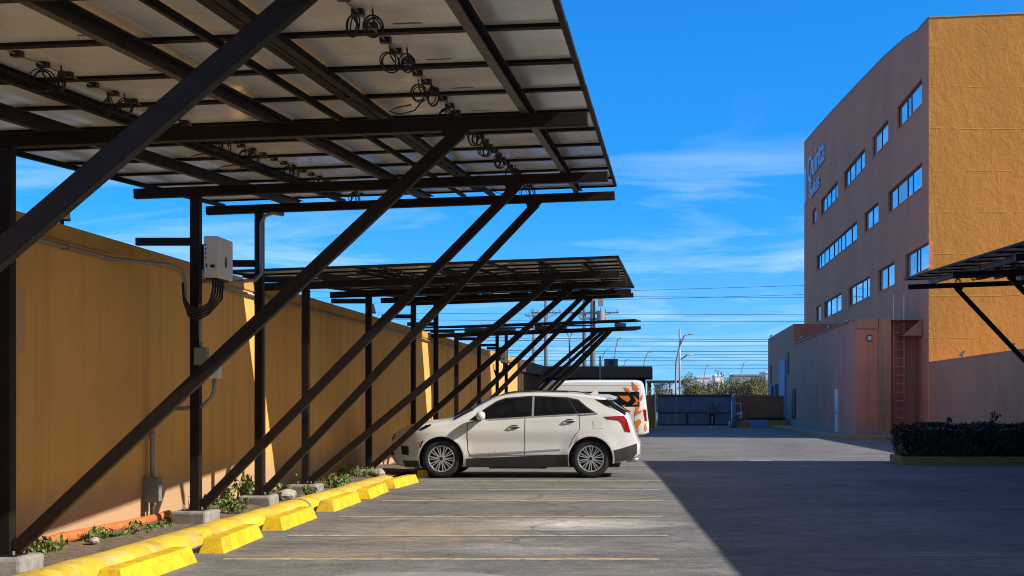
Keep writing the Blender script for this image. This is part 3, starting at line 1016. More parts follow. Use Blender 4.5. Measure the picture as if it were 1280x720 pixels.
rows_ = [(14.25, 15.36, [(1121, 1152.5, (0.36, 0.52)), (1090.5, 1110.3, (0.5,)), (1054.5, 1081, (0.25, 0.5, 0.75)), (1026, 1047, (0.3, 0.55, 0.8)), (1015, 1020.2, ())]),
         (10.66, 11.73, [(1109.8, 1152.5, (0.26, 0.55, 0.70)), (1080, 1098, (0.5,)), (1020.5, 1071.2, (0.10, 0.2, 0.32, 0.45, 0.56, 0.62, 0.72, 0.86))]),
         (7.04, 8.14, [(1131.5, 1161, (0.42, 0.56)), (1097.5, 1118, (0.5,)), (1060.5, 1087.2, (0.3, 0.6, 0.8)), (1030, 1051.7, (0.33, 0.66)), (1020, 1025.6, ())])]
wins = []
for z0, z1, lst in rows_:
    for pa, pb, ml in lst:
        wins.append((hx(pb), hx(pa), z0, z1, ml))
hotel = thing('hotel_building', 'five storey brown and orange hotel block with ribbon windows', 'building', (HX0, HY0, g(HY0)))
yb = sorted(set([p[0] for p in roof_pts] + [a for wv in wins for a in wv[:2]]))
zbk = [g(60) - 0.2, 3.5, 7.04, 8.14, 10.66, 11.73, 14.25, 15.36]
m_ = MB()


def inwin(y, z):
    for a, b, c, d, _ in wins:
        if a < y < b and c < z < d: return True
    return False


for i in range(len(yb) - 1):
    ya, ybb = yb[i], yb[i + 1]
    for k in range(len(zbk)):
        z0 = zbk[k]
        if k < len(zbk) - 1:
            z1a = z1b = zbk[k + 1]
            if inwin((ya + ybb) / 2, (z0 + z1a) / 2): continue
        else:
            z1a, z1b = roof(ya), roof(ybb)
        m_.add([(HX0, ya, z0), (HX0, ybb, z0), (HX0, ybb, z1b), (HX0, ya, z1a)], [(0, 1, 2, 3)])
for a, b, c, d, _ in wins:
    e = 0.16
    m_.add([(HX0, a, c), (HX0, b, c), (HX0, b, d), (HX0, a, d), (HX0 + e, a, c), (HX0 + e, b, c), (HX0 + e, b, d), (HX0 + e, a, d)],
           [(0, 1, 5, 4), (1, 2, 6, 5), (2, 3, 7, 6), (3, 0, 4, 7)])
m_.build('side_wall', M['hotel_side'], hotel)
m_ = MB()
zb0 = g(60) - 0.2
m_.add([(HX0, HY0, zb0), (HX1, HY0, zb0), (HX1, HY0, 19.0), (HX0, HY0, 17.5)], [(0, 1, 2, 3)])
m_.build('front_wall', M['hotel_front'], hotel)
m_ = MB()
m_.add([(HX1, HY0, zb0), (HX1, HY1, zb0), (HX1, HY1, 21.35), (HX1, HY0, 19.0)], [(0, 1, 2, 3)])
m_.add([(HX0, HY1, zb0), (HX1, HY1, zb0), (HX1, HY1, 21.35), (HX0, HY1, 21.35)], [(0, 1, 2, 3)])
m_.build('rear_wall', M['hotel_side'], hotel)
m_ = MB(); m_.add([(HX0 + .2, HY0 + .2, 16.9), (HX1 - .2, HY0 + .2, 16.9), (HX1 - .2, HY1 - .2, 17.0), (HX0 + .2, HY1 - .2, 17.0)], [(0, 1, 2, 3)])
m_.build('roof', M['sidewalk'], hotel)
# thin pale flashing on the parapet
m_ = MB()
for i in range(len(roof_pts) - 1):
    (ya, za), (yc, zc) = roof_pts[i], roof_pts[i + 1]
    m_.bar((HX0 + 0.07, ya, za + 0.035), (HX0 + 0.07, yc, zc + 0.035), 0.2, 0.06)
m_.bar((HX0, HY0 + 0.07, 17.535), (HX1, HY0 + 0.07, 19.035), 0.2, 0.06)
m_.build('parapet_flashing', M['grey_far'], hotel)
for a, b, c, d, ml in wins:
    fr = MB()
    x0, x1 = HX0 + 0.10, HX0 + 0.155
    t = 0.045
    fr.box(x0, x1, a + .001, b - .001, c + .001, c + t); fr.box(x0, x1, a + .001, b - .001, d - t, d - .001)
    fr.box(x0, x1, a + .001, a + t, c + t, d - t); fr.box(x0, x1, b - t, b - .001, c + t, d - t)
    for q in ml:
        yq = b + (a - b) * q          # q counted from the far (image left) end
        fr.box(x0, x1, yq - 0.045, yq + 0.045, c + t, d - t)
    wo = fr.build('window', M['frame_dark'], hotel)
    pn = MB()
    cuts = [b - t] + [b + (a - b) * q for q in ml] + [a + t]
    for q in range(len(cuts) - 1):
        tl = random.uniform(-0.006, 0.006); tz = random.uniform(-0.006, 0.006)
        y1_, y0_ = cuts[q] - 0.04, cuts[q + 1] + 0.04
        pn.add([(HX0 + 0.13 + tl, y0_, c + t), (HX0 + 0.13 - tl, y1_, c + t), (HX0 + 0.13 - tl + tz, y1_, d - t), (HX0 + 0.13 + tl + tz, y0_, d - t)], [(0, 1, 2, 3)], 1 if random.random() < 0.2 else 0)
    off = Vector((0, 0, 0))
    pn.build('pane', [M['hotel_glass'], M['hotel_blind']], wo)
    sl = MB(); sl.box(HX0 - 0.03, HX0 + 0.1, a - 0.05, b + 0.05, c - 0.06, c - 0.002)
    sl.build('sill', M['hotel_side'], wo)

# raised lettering near the far end of the side wall
sgn_o = thing('hotel_sign', 'raised blue grey lettering high on the far end of the hotel side wall', 'sign', (HX0, 92, 17))


def lettering(txt, y_start, z, size, xscale, name='lettering'):
    cu = bpy.data.curves.new(name, 'FONT')
    cu.body = txt; cu.size = size; cu.extrude = 0.05; cu.offset = 0.012
    ob = bpy.data.objects.new(name, cu); COL.objects.link(ob)
    ob.parent = sgn_o
    mt = Matrix(((0, 0, -1, 0), (-1, 0, 0, 0), (0, 1, 0, 0), (0, 0, 0, 1)))
    loc = Vector((HX0 - 0.07, y_start, z)) - world_loc(sgn_o)
    ob.matrix_local = Matrix.Translation(loc) @ mt @ Matrix.Diagonal((xscale, 1, 1, 1))
    cu.materials.append(M['blue_letters'])
    return bake_text(ob)


def bake_text(ob):
    dg = bpy.context.evaluated_depsgraph_get(); dg.update()
    me = bpy.data.meshes.new_from_object(ob.evaluated_get(dg))
    n = bpy.data.objects.new(ob.name, me); COL.objects.link(n)
    n.parent = ob.parent; n.matrix_local = ob.matrix_local.copy()
    nm_ = ob.name
    bpy.data.objects.remove(ob); n.name = nm_
    return n


lettering('Quinta', 95.9, 17.75, 2.5, 1.35)
lettering('Suites', 94.6, 16.35, 1.5, 1.6)
b = MB(); b.prism([(97.6, 16.3), (97.0, 16.6), (97.0, 18.9), (97.6, 19.3), (98.2, 18.9), (98.2, 16.6)], 'x', HX0 - 0.10, HX0 - 0.01)
b.build('emblem', M['blue_letters'], sgn_o)

# ------------------------------------------------------------------ annex in front of the hotel
AX, AY = 8.56, 55.0
annex = thing('annex_building', 'low brown service annex with stepped parapet left of the hotel tower', 'building', (AX, AY, g(AY)))
m_ = MB()
zg = -0.4
m_.add([(AX, AY, zg), (AX, 80, zg), (AX, 80, 5.1), (AX, AY, 4.93)], [(0, 1, 2, 3)])
m_.add([(AX, 80, zg), (AX, 98.5, zg), (AX, 98.5, 6.2), (AX, 80, 6.25)], [(0, 1, 2, 3)])
m_.add([(AX, 80, 5.1), (AX, 80, 6.25), (HX0, 80, 6.25), (HX0, 80, 5.1)], [(0, 1, 2, 3)])
m_.add([(AX, AY, 4.93), (HX0, AY, 4.93), (HX0, 80, 5.1), (AX, 80, 5.1)], [(0, 1, 2, 3)])
m_.add([(AX, 80, 6.25), (HX0, 80, 6.25), (HX0, 98.5, 6.2), (AX, 98.5, 6.2)], [(0, 1, 2, 3)])
m_.add([(AX, 98.5, zg), (AX, 98.5, 6.2), (HX0, 98.5, 6.2), (HX0, 98.5, zg)], [(0, 1, 2, 3)])
# front: projecting bay (AX..10.05) and recess with ladder
m_.add([(AX, AY, zg), (10.05, AY, zg), (10.05, AY, 4.93), (AX, AY, 4.93)], [(0, 1, 2, 3)])
m_.add([(10.05, AY, zg), (10.05, 56.0, zg), (10.05, 56.0, 4.93), (10.05, AY, 4.93)], [(0, 1, 2, 3)])
m_.add([(10.05, 56.0, zg), (HX0, 56.0, zg), (HX0, 56.0, 4.95), (10.05, 56.0, 4.95)], [(0, 1, 2, 3)])
m_.build('wall', M['annex'], annex)
t_ = MB()
t_.box(AX + 0.003, 9.50, AY - 0.10, AY - 0.002, 4.55, 4.99)
t_.box(9.52, 10.06, AY - 0.10, AY - 0.002, g(AY), 4.99)
t_.box(AX - 0.05, AX + 0.12, AY - 0.05, 80, 4.94, 5.0)
t_.build('trim', M['annex_trim'], annex, bevel=0.02)
t_ = MB()
t_.prism([(10.55, 4.25), (11.38, 4.25), (11.38, 4.98)], 'y', 54.8, 55.98)
t_.build('sloped_hood', M['annex_trim'], annex)
t_ = MB()
for dz in (0, 0.07, 0.14):
    t_.box(9.02 - dz * 0, 9.24, AY - 0.06, AY - 0.002, 4.02, 4.28)
    break
t_.build('lamp_case', M['black'], annex, bevel=0.01)
t_ = MB(); t_.box(9.05, 9.21, AY - 0.075, AY - 0.062, 4.05, 4.24); t_.build('lamp_lens', M['lamp_glass'], annex)


def ax(px): return AX * F / (px - VX)


t_ = MB()
for (pa, pb, z0, z1) in ((1045.0, 1048.2, 0.0, 2.25),):
    t_.box(AX - 0.06, AX - 0.002, ax(pb), ax(pa), g(58), 2.0)
d_ = t_.build('door', M['whitebox'], annex); d_['label'] = 'narrow white side door'
t_ = MB(); t_.box(AX - 0.10, AX - 0.061, ax(1047.6), ax(1047.3), 0.85, 0.95); t_.build('handle', M['black'], d_)
t_ = MB(); t_.box(AX - 0.12, AX - 0.002, ax(983), ax(976), g(85), 4.2)
d_ = t_.build('door', M['blue_paint'], annex); d_['label'] = 'tall pale blue door panel'
t_ = MB(); t_.box(AX - 0.05, AX - 0.002, ax(995.0), ax(990.5), 0.3, 2.2)
t_.build('vent_shutter', M['brown_fascia'], annex)
t_ = MB(); t_.box(AX - 0.05, AX - 0.002, ax(986.5), ax(984.5), 3.2, 4.6)
t_.build('vent_shutter', M['brown_fascia'], annex)
t_ = MB(); t_.box(AX - 0.25, AX - 0.002, ax(968.5), ax(967), g(90), 2.5); t_.box(AX - 0.25, AX - 0.002, ax(973), ax(971.5), g(90), 2.5); t_.box(AX - 0.25, AX - 0.002, ax(973), ax(967), 2.5, 2.62)
t_.build('door_frame', M['blue_gate'], annex)
t_ = MB(); t_.box(AX - 0.05, AX - 0.002, ax(964.6), ax(963.6), 1.6, 4.1); t_.build('downpipe', M['brown_fascia'], annex)
# little lamps on its parapet
for px, zz in ((1059, 4.98), (1036, 5.05), (1002, 5.12), (964, 6.24)):
    floodlight(AX - 0.02, ax(px), zz - 0.12, -1, -0.5, 1.0, {1059: 'small floodlight at the near corner of the annex parapet', 1036: 'small floodlight midway along the lower annex parapet',
               1002: 'small floodlight beside the step of the annex parapet', 964: 'small floodlight at the far end of the taller annex parapet'}[px], 0.9)

# ladder
lad = thing('roof_ladder', 'fixed pale metal ladder climbing the recess to the annex roof', 'ladder', (10.6, 55.9, g(56)))
xl0, xl1 = 10.33, 10.78
t_ = MB(); t_.tube([(xl0, 55.82, g(56) + 0.2), (xl0, 55.82, 5.0), (xl0, 55.82, 6.1)], 0.028, 8)
t_.build('rail', M['ladder_paint'], lad, smooth=True)
t_ = MB(); t_.tube([(xl1, 55.82, g(56) + 0.2), (xl1, 55.82, 5.0), (xl1, 55.82, 6.1)], 0.028, 8)
t_.build('rail', M['ladder_paint'], lad, smooth=True)
for k in range(13):
    t_ = MB(); zz = 0.35 + 0.37 * k
    t_.cyl((xl0 + .029, 55.82, zz), (xl1 - .029, 55.82, zz), 0.018, 8); t_.build('rung', M['ladder_paint'], lad, smooth=True)
t_ = MB()
for zz in (1.0, 3.0, 4.8):
    for x in (xl0, xl1): t_.bar((x, 55.85, zz), (x, 55.998, zz), 0.03, 0.03)
t_.build('bracket', M['ladder_paint'], lad)

# sidewalk with old yellow kerb
sw_pts = [(8.53, 98.4), (7.2, 96), (7.15, 75), (7.1, 62), (7.2, 56), (7.5, 54.3), (8.2, 52.9), (9.3, 52.2), (11.38, 52.1)]
inner = [(8.555, 98.4), (8.55, 96), (8.55, 75), (8.55, 62), (8.55, 56), (8.55, 55), (8.6, 54.85), (9.5, 54.85), (11.38, 54.85)]
s = MB(); k_ = MB()
for (x, y), (xi, yi) in zip(sw_pts, inner):
    s.v += [(x, y, g(y) + 0.14), (xi, yi, g(y) + 0.14)]
    k_.v += [(x, y, g(y) + 0.144), (x + (xi - x) * 0.1, y + (yi - y) * 0.1, g(y) + 0.146), (x - (xi - x) * 0.01, y - (yi - y) * 0.01, g(y) - 0.02)]
for k in range(len(sw_pts) - 1):
    s.f.append([2 * k, 2 * k + 1, 2 * k + 3, 2 * k + 2]); s.m.append(0)
    k_.f.append([3 * k, 3 * k + 1, 3 * k + 4, 3 * k + 3]); k_.m.append(0)
    k_.f.append([3 * k, 3 * k + 3, 3 * k + 5, 3 * k + 2]); k_.m.append(0)
tag(s.build('sidewalk', M['sidewalk']), kind='structure')
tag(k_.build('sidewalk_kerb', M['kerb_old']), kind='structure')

# ------------------------------------------------------------------ foliage helper
def leaves(mb, pts, size, rnd, flat=0.0):
    for p in pts:
        s_ = size * rnd.uniform(0.6, 1.3)
        q = Euler((rnd.uniform(0, PI), rnd.uniform(0, PI), rnd.uniform(0, 2 * PI))).to_matrix()
        a = q @ Vector((s_, 0, 0)); b_ = q @ Vector((0, s_ * 0.45, 0)); c_ = q @ Vector((0, 0, s_ * 0.12))
        p = Vector(p)
        mb.add([p - a, p + b_ + c_, p + a, p - b_ + c_], [(0, 1, 2, 3)])


# hedge in a kerbed bed on the right
bed = thing('planter_bed', 'low yellow edged planter bed holding the clipped hedge', 'planter', (8.5, 30.4, g(30)))
b = MB(); b.box(5.72, 11.39, 29.84, 29.99, g(30) - 0.05, 0.165); b.box(5.72, 5.87, 29.992, 31.3, g(30) - 0.05, 0.165); b.box(5.72, 11.39, 31.302, 31.45, g(30) - 0.05, 0.165)
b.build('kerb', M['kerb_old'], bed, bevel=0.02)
b = MB(); b.box(5.872, 11.385, 29.993, 31.3, -0.05, 0.11); b.build('bed_soil', M['soil'], bed)
rnd = random.Random(3)
hedge = thing('hedge', 'dark clipped hedge with a few sprigs standing above its top', 'hedge', (8.4, 30.6, 0.1))
hb = MB()
pts = []
for _ in range(21000):
    x = rnd.uniform(5.74, 11.35); y = rnd.uniform(29.95, 31.35); z = rnd.uniform(0.14, 0.92)
    ed = min((x - 5.74) / 0.25, (y - 29.95) / 0.2, (31.35 - y) / 0.2, (0.92 - z) / 0.15, 1)
    if ed > 0.6 and rnd.random() < 0.9: continue
    if z < 0.3 and rnd.random() < 0.55: continue
    pts.append((x + 0.05 * math.sin(7 * z), y, z + 0.03 * math.sin(x * 5) + 0.02 * math.sin(x * 13)))
leaves(hb, pts, 0.050, rnd)
for x, h in ((8.05, 0.33), (6.95, 0.16), (10.1, 0.12), (9.2, 0.1)):
    for k in range(int(h * 120)):
        leaves(hb, [(x + rnd.gauss(0, .05), 30.5 + rnd.gauss(0, .05), 0.9 + rnd.uniform(0, h))], 0.055, rnd)
core = MB()
nxc, nzc = 60, 5
for j in range(2):
    for i in range(nxc + 1):
        for k in range(nzc + 1):
            core.v.append((5.92 + 5.28 * i / nxc, (30.12 if j == 0 else 31.18) + rnd.uniform(-.05, .05), 0.16 + 0.62 * k / nzc + rnd.uniform(-.04, .04)))
q_ = (nxc + 1) * (nzc + 1)
for i in range(nxc):
    for k in range(nzc):
        a_ = i * (nzc + 1) + k
        for b_ in (0, q_): core.f.append([b_ + a_, b_ + a_ + 1, b_ + a_ + nzc + 2, b_ + a_ + nzc + 1]); core.m.append(0)
    t_ = i * (nzc + 1) + nzc
    core.f.append([t_, t_ + nzc + 1, q_ + t_ + nzc + 1, q_ + t_]); core.m.append(0)
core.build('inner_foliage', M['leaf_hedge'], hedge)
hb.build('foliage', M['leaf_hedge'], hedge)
st = MB()
for k in range(40):
    x = 5.8 + 5.5 * k / 40 + rnd.uniform(-.05, .05); y = rnd.uniform(30.2, 31.1)
    st.tube([(x, y, 0.1), (x + rnd.uniform(-.1, .1), y + rnd.uniform(-.08, .08), 0.45), (x + rnd.uniform(-.2, .2), y + rnd.uniform(-.15, .15), 0.8)], [0.018, 0.012, 0.006], 5)
st.build('stems', M['bark'], hedge)
dl = MB(); leaves(dl, [(5.68 + rnd.gauss(0, .06), 29.97 + rnd.gauss(0, .05), rnd.uniform(0.2, 0.45)) for _ in range(45)] + [(rnd.uniform(5.8, 11.2), 29.95 + rnd.uniform(-.02, .04), rnd.uniform(.2, .42)) for _ in range(26)], 0.05, rnd)
dl.build('dry_leaves', M['leaf_dry'], hedge)


def weed(x, y, h, n, wd, label, rnd, stems=18):
    o = thing('weed', label, 'weed', (x, y, g(y) + 0.06), 'weeds along the planting strip')
    lf, sm = MB(), MB()
    for k in range(stems):
        a = rnd.uniform(0, 2 * PI); r_ = wd * math.sqrt(rnd.random())
        bx_, by_ = x + math.cos(a) * r_, y + math.sin(a) * r_ * 1.6
        bx_ = min(max(bx_, XW + 0.06), -5.0)
        hh = h * rnd.uniform(0.5, 1.0) * (1 - 0.4 * r_ / wd)
        tx, ty = bx_ + rnd.uniform(-.1, .1), by_ + rnd.uniform(-.12, .12)
        tx = min(max(tx, XW + 0.06), -4.95)
        p0, p1 = Vector((bx_, by_, 0.04)), Vector((tx, ty, 0.06 + hh))
        md = (p0 + p1) / 2 + Vector((rnd.uniform(-.03, .03), rnd.uniform(-.03, .03), 0.02))
        sm.tube([p0, md, p1], [0.006, 0.004, 0.002], 4)
        for j in range(int(1.15 * n) // stems):
            t = rnd.uniform(0.15, 1.0)
            pp = p0.lerp(p1, t) + Vector((rnd.gauss(0, .035), rnd.gauss(0, .035), rnd.gauss(0, .015)))
            pp.x = max(pp.x, XW + 0.04)
            leaves(lf, [pp], 0.040, rnd)
    lf.build('leaves', M['leaf_weed'], o)
    sm.build('stems', M['leaf_weed'], o)


for a in ((-5.72, 11.2, 0.14, 90, 0.16, 'small weed sprouting beside the orange pipe at the left'),
          (-5.75, 12.1, 0.17, 130, 0.20, 'low weed between the orange pipe and the kerb, near end'),
          (-5.72, 13.2, 0.15, 110, 0.22, 'low weed between the orange pipe and the kerb, far end'),
          (-5.62, 14.2, 0.12, 80, 0.25, 'flat weed just before the inverter post footing'),
          (-5.6, 16.2, 0.30, 300, 0.38, 'leafy weed patch just beyond the inverter post footing'),
          (-5.85, 17.9, 0.50, 320, 0.22, 'tall weed growing behind the hooked conduit post'),
          (-5.55, 18.7, 0.34, 420, 0.42, 'wide weed patch between the two close-set footings'),
          (-5.45, 20.6, 0.36, 420, 0.38, 'dense dark weed bush beside the pale kerb joint'),
          (-5.55, 23.4, 0.30, 260, 0.35, 'pale weed in front of the white car nose'),
          (-5.5, 22.0, 0.16, 120, 0.25, 'low weed near the rounded end of the kerb')):
    weed(*a, rnd)
for x, y, s_, lab in ((-5.25, 18.2, 0.13, 'pale angular stone beside the fourth post footing'), (-5.15, 23.75, 0.12, 'pale stone under the nose of the white car'), (-5.6, 12.75, 0.05, 'small pale stone on the dry soil near the orange pipe')):
    b = MB()
    n = 10
    vv = []
    for i in range(5):
        for j in range(n):
            th = PI * (i + 0.5) / 5; ph = 2 * PI * j / n
            k = 1 + rnd.uniform(-.2, .2)
            vv.append((x + s_ * k * math.sin(th) * math.cos(ph), y + s_ * 1.3 * k * math.sin(th) * math.sin(ph), 0.06 + s_ * 0.6 + s_ * 0.7 * math.cos(th)))
    ff = [(i * n + j, i * n + (j + 1) % n, (i + 1) * n + (j + 1) % n, (i + 1) * n + j) for i in range(4) for j in range(n)]
    ff += [tuple(range(n)), tuple(4 * n + j for j in range(n))]
    b.add(vv, ff)
    tag(b.build('stone', M['stone']), lab, 'stone')

# ------------------------------------------------------------------ vehicles: lofted bodies
class Body:
    """car body as a loft: half width W(x, z) and top/bottom profiles; local x from nose, y across, z up"""
    def __init__(self, zt, zb, pw, wz, rz):
        self.zt, self.zb, self.pw, self.wz, self.rz = zt, zb, pw, wz, rz

    def W(self, x, z): return max(self.pw(x) + self.wz(x, z), 0.05)

    def mesh(self, xs, ns=14, nc=10, ex=0.62):
        mb = MB()
        rings = []
        for x in xs:
            zt, zb = self.zt(x), self.zb(x)
            zc = max(zt - self.rz(x), zb + 0.05)
            pts = [(0.0, zb), (self.W(x, zb) - 0.12, zb), (self.W(x, zb) - 0.03, zb + 0.015)]
            for k in range(ns):
                z = zb + 0.05 + (zc - zb - 0.05) * k / (ns - 1)
                pts.append((self.W(x, z), z))
            wc = self.W(x, zc)
            for k in range(1, nc + 1):
                a = PI / 2 * k / nc
                pts.append((wc * math.cos(a) ** ex, zc + (zt - zc) * math.sin(a) ** 0.85))
            ring = [(x, y, z) for y, z in pts] + [(x, -y, z) for y, z in reversed(pts[1:-1])]
            rings.append(ring)
        n = len(rings[0])
        for r_ in rings: mb.v += r_
        for i in range(len(rings) - 1):
            for j in range(n):
                a, b_ = i * n, (i + 1) * n
                mb.f.append([a + j, a + (j + 1) % n, b_ + (j + 1) % n, b_ + j]); mb.m.append(0)
        mb.f.append(list(range(n))); mb.m.append(0)
        mb.f.append([(len(rings) - 1) * n + j for j in range(n - 1, -1, -1)]); mb.m.append(0)
        return mb

    def patch(self, poly, off, name, mat, parent, sides=(-1, 1), step=0.06, thick=0.004, smooth=True):
        """polygon in (x, z) laid on the body side, standing 'off' proud"""
        if len(sides) > 1:
            for sd in sides: last = self.patch(poly, off, name, mat, parent, (sd,), step, thick, smooth)
            return last
        mb = MB()
        for sd in sides:
            bm = bmesh.new()
            vs = [bm.verts.new((p[0], 0, p[1])) for p in poly]
            bm.faces.new(vs)
            x0, x1 = min(p[0] for p in poly), max(p[0] for p in poly)
            z0, z1 = min(p[1] for p in poly), max(p[1] for p in poly)
            for ax_, lo, hi in ((0, x0, x1), (2, z0, z1)):
                t = lo + step
                while t < hi - 1e-4:
                    co = (t, 0, 0) if ax_ == 0 else (0, 0, t)
                    no = (1, 0, 0) if ax_ == 0 else (0, 0, 1)
                    bmesh.ops.bisect_plane(bm, geom=bm.verts[:] + bm.edges[:] + bm.faces[:], plane_co=co, plane_no=no)
                    t += step
            bm.verts.index_update()
            bm.verts.ensure_lookup_table()
            outer, inner_ = [], []
            for v in bm.verts:
                wv = self.W(v.co.x, v.co.z)
                outer.append((v.co.x, sd * (wv + off), v.co.z))
                inner_.append((v.co.x, sd * (wv + off - thick - 0.004), v.co.z))
            nv = len(outer)
            fs = [[v.index for v in f_.verts] for f_ in bm.faces]
            rim = [(e.verts[0].index, e.verts[1].index) for e in bm.edges if len(e.link_faces) == 1]
            mb.add(outer + inner_, fs + [(a, b_, b_ + nv, a + nv) for a, b_ in rim])
            bm.free()
        ob = mb.build(name, mat, parent, local=True, smooth=smooth)
        if smooth: smooth_by_angle(ob, 40)
        return ob


def interp(pts):
    xs_, ys_ = [p[0] for p in pts], [p[1] for p in pts]
    g_ = np.linspace(xs_[0], xs_[-1], 600)
    v = np.interp(g_, xs_, ys_)
    k = np.ones(13) / 13.0
    vp = np.convolve(np.pad(v, 6, mode='edge'), k, mode='valid')
    return lambda x: float(np.interp(x, g_, vp))


def arc(cx, cz, r, a0, a1, n=22):
    return [(cx + r * math.cos(R(a0 + (a1 - a0) * k / n)), cz + r * math.sin(R(a0 + (a1 - a0) * k / n))) for k in range(n + 1)]


def make_wheel(rad, rim_r, width, parent, loc, spokes=10, side=-1, twin=True):
    """wheel around local y axis, outer face towards 'side'"""
    wv = bpy.data.objects.new('wheel', None); COL.objects.link(wv); wv.parent = parent; wv.location = loc
    n = 48
    prof = [(rim_r, -width / 2 + 0.01), (rim_r + 0.02, -width / 2), (rad - 0.05, -width / 2 - 0.004), (rad - 0.015, -width / 2 + 0.02), (rad, -width / 2 + 0.05), (rad, width / 2 - 0.05), (rad - 0.015, width / 2 - 0.02), (rad - 0.05, width / 2), (rim_r, width / 2 - 0.01)]
    t = MB()
    for k in range(n):
        a = 2 * PI * k / n
        for r_, y in prof: t.v.append((r_ * math.cos(a), y, r_ * math.sin(a)))
    m = len(prof)
    for k in range(n):
        for j in range(m - 1):
            a, b_ = k * m + j, ((k + 1) % n) * m + j
            t.f.append([a, a + 1, b_ + 1, b_]); t.m.append(0)
    t.build('tyre', M['rubber'], wv, local=True, smooth=True)
    r = MB()
    yo = side * (width / 2 - 0.012)
    # barrel and lip
    rp = [(rim_r, yo), (rim_r - 0.006, yo + side * 0.010), (rim_r - 0.022, yo + side * 0.004), (rim_r - 0.028, yo - side * 0.03)]
    for k in range(n):
        a = 2 * PI * k / n
        for r_, y in rp: r.v.append((r_ * math.cos(a), y, r_ * math.sin(a)))
    for k in range(n):
        for j in range(3):
            a, b_ = k * 4 + j, ((k + 1) % n) * 4 + j
            r.f.append([a, a + 1, b_ + 1, b_]); r.m.append(0)
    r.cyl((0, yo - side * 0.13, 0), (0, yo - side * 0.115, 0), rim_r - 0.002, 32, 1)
    for k in range(spokes):
        for dd in ((-0.095, 0.095) if twin else (0,)):
            a = 2 * PI * k / spokes
            a_in, a_out = a + dd * 0.9, a + dd * 1.25
            p0 = Vector((0.045 * math.cos(a_in), yo - side * 0.018, 0.045 * math.sin(a_in)))
            p1 = Vector(((rim_r - 0.02) * math.cos(a_out), yo - side * 0.006, (rim_r - 0.02) * math.sin(a_out)))
            r.bar(p0, p1, 0.0165 if twin else 0.05, 0.035, (0, 1, 0), 0)
    r.cyl((0, yo - side * 0.04, 0), (0, yo + side * 0.004, 0), 0.055, 20, 0)
    r.cyl((0, yo + side * 0.004, 0), (0, yo + side * 0.009, 0), 0.033, 16, 1)
    ro = r.build('rim', [M['rim'], M['rimdark']], wv, local=True)
    smooth_by_angle(ro, 30)
    return wv


def cut_arches(ob, centres, rad, half, depth):
    """wheel wells, cut into the body with a boolean"""
    c = MB()
    for x, z in centres:
        for sd in (-1, 1):
            y0_, y1_ = sorted((sd * (half + 0.3), sd * (half - depth)))
            c.cyl((x, y0_, z), (x, y1_, z), rad, 40, 1)
    cut = c.build('cutter', [M['carpaint'], M['black']])
    cut.parent = ob.parent
    md = ob.modifiers.new('b', 'BOOLEAN'); md.operation = 'DIFFERENCE'; md.solver = 'EXACT'; md.object = cut
    bake(ob)
    bpy.data.objects.remove(cut)
    if len(ob.data.materials) < 2: ob.data.materials.append(M['black'])
    smooth_by_angle(ob, 30)


# --- white crossover
car = thing('parked_car', 'white crossover car parked nose-in under the second carport', 'car', (-5.13, 25.35, 0.0))
zt = interp([(0, .74), (.03, .83), (.08, .91), (.19, .972), (.4, 1.035), (.652, 1.09), (1.115, 1.15), (1.22, 1.175), (1.91, 1.535), (2.1, 1.608), (2.4, 1.65), (2.84, 1.67), (3.51, 1.653), (3.93, 1.605), (4.12, 1.55), (4.52, 1.27), (4.60, 1.20), (4.66, 1.08), (4.72, .86), (4.765, .72), (4.80, .66)])
zbm = interp([(0, .40), (.05, .27), (.2, .21), (.6, .2), (3.9, .21), (4.25, .26), (4.6, .33), (4.74, .36), (4.8, .42)])


def pw(x):
    v = 0.955
    if x < 0.95: v -= 0.36 * ((0.95 - x) / 0.95) ** 2.9
    if x > 4.0: v -= 0.20 * ((x - 4.0) / 0.8) ** 2.5
    return v


def belt(x): return 1.09 + 0.055 * (x - 1.88)


def wz(x, z):
    b_ = belt(x)
    o_ = 0.0
    if z < 0.5: o_ -= 0.05 * ((0.5 - z) / 0.3) ** 1.6
    # crease under the belt and a scoop in the doors
    o_ -= 0.016 * math.exp(-((z - 0.66) / 0.13) ** 2) * (1 if 1.3 < x < 3.6 else 0.0)
    if z > 0.9: o_ -= 0.05 * (min(z, b_) - 0.9) / max(b_ - 0.9, 0.05)
    if z > b_: o_ -= 0.50 * (z - b_)
    # flared arches
    for cx in (1.02, 3.87):
        d = math.hypot(x - cx, (z - 0.37) * 1.0)
        o_ += 0.022 * math.exp(-((d - 0.45) / 0.10) ** 2) * (1 if z > 0.2 else 0)
    return o_


body = Body(zt, zbm, pw, wz, lambda x: 0.10 if 1.6 < x < 4.2 else (0.16 if x <= 1.6 else 0.13))
xs_ = list(np.concatenate([np.linspace(0, 0.25, 12), np.linspace(0.29, 4.4, 92), np.linspace(4.43, 4.80, 14)]))
bo = body.mesh(xs_).build('body', [M['carpaint'], M['black']], car, local=True, smooth=True)
cut_arches(bo, ((1.02, 0.37), (3.87, 0.37)), 0.425, 0.95, 0.34)


def nz(cx, cy): return (cx / 247.0 - 0.068, 2.0998 - cy / 247.0)     # crop pixels of the photo's side view -> local x, z


def P(lst): return [nz(*p) for p in lst]


both = (-1, 1)
dfront = P([(393, 262), (470, 243), (660, 232), (660, 408), (405, 408), (396, 385), (393, 330)])
drear = P([(664, 232), (905, 218), (918, 232), (919, 290), (890, 325), (872, 365), (866, 408), (664, 408)])


def grow(poly, d):
    cx, cz = sum(p[0] for p in poly) / len(poly), sum(p[1] for p in poly) / len(poly)
    out = []
    for x, z in poly:
        l_ = math.hypot(x - cx, z - cz)
        out.append((x + (x - cx) / l_ * d, z + (z - cz) / l_ * d))
    return out


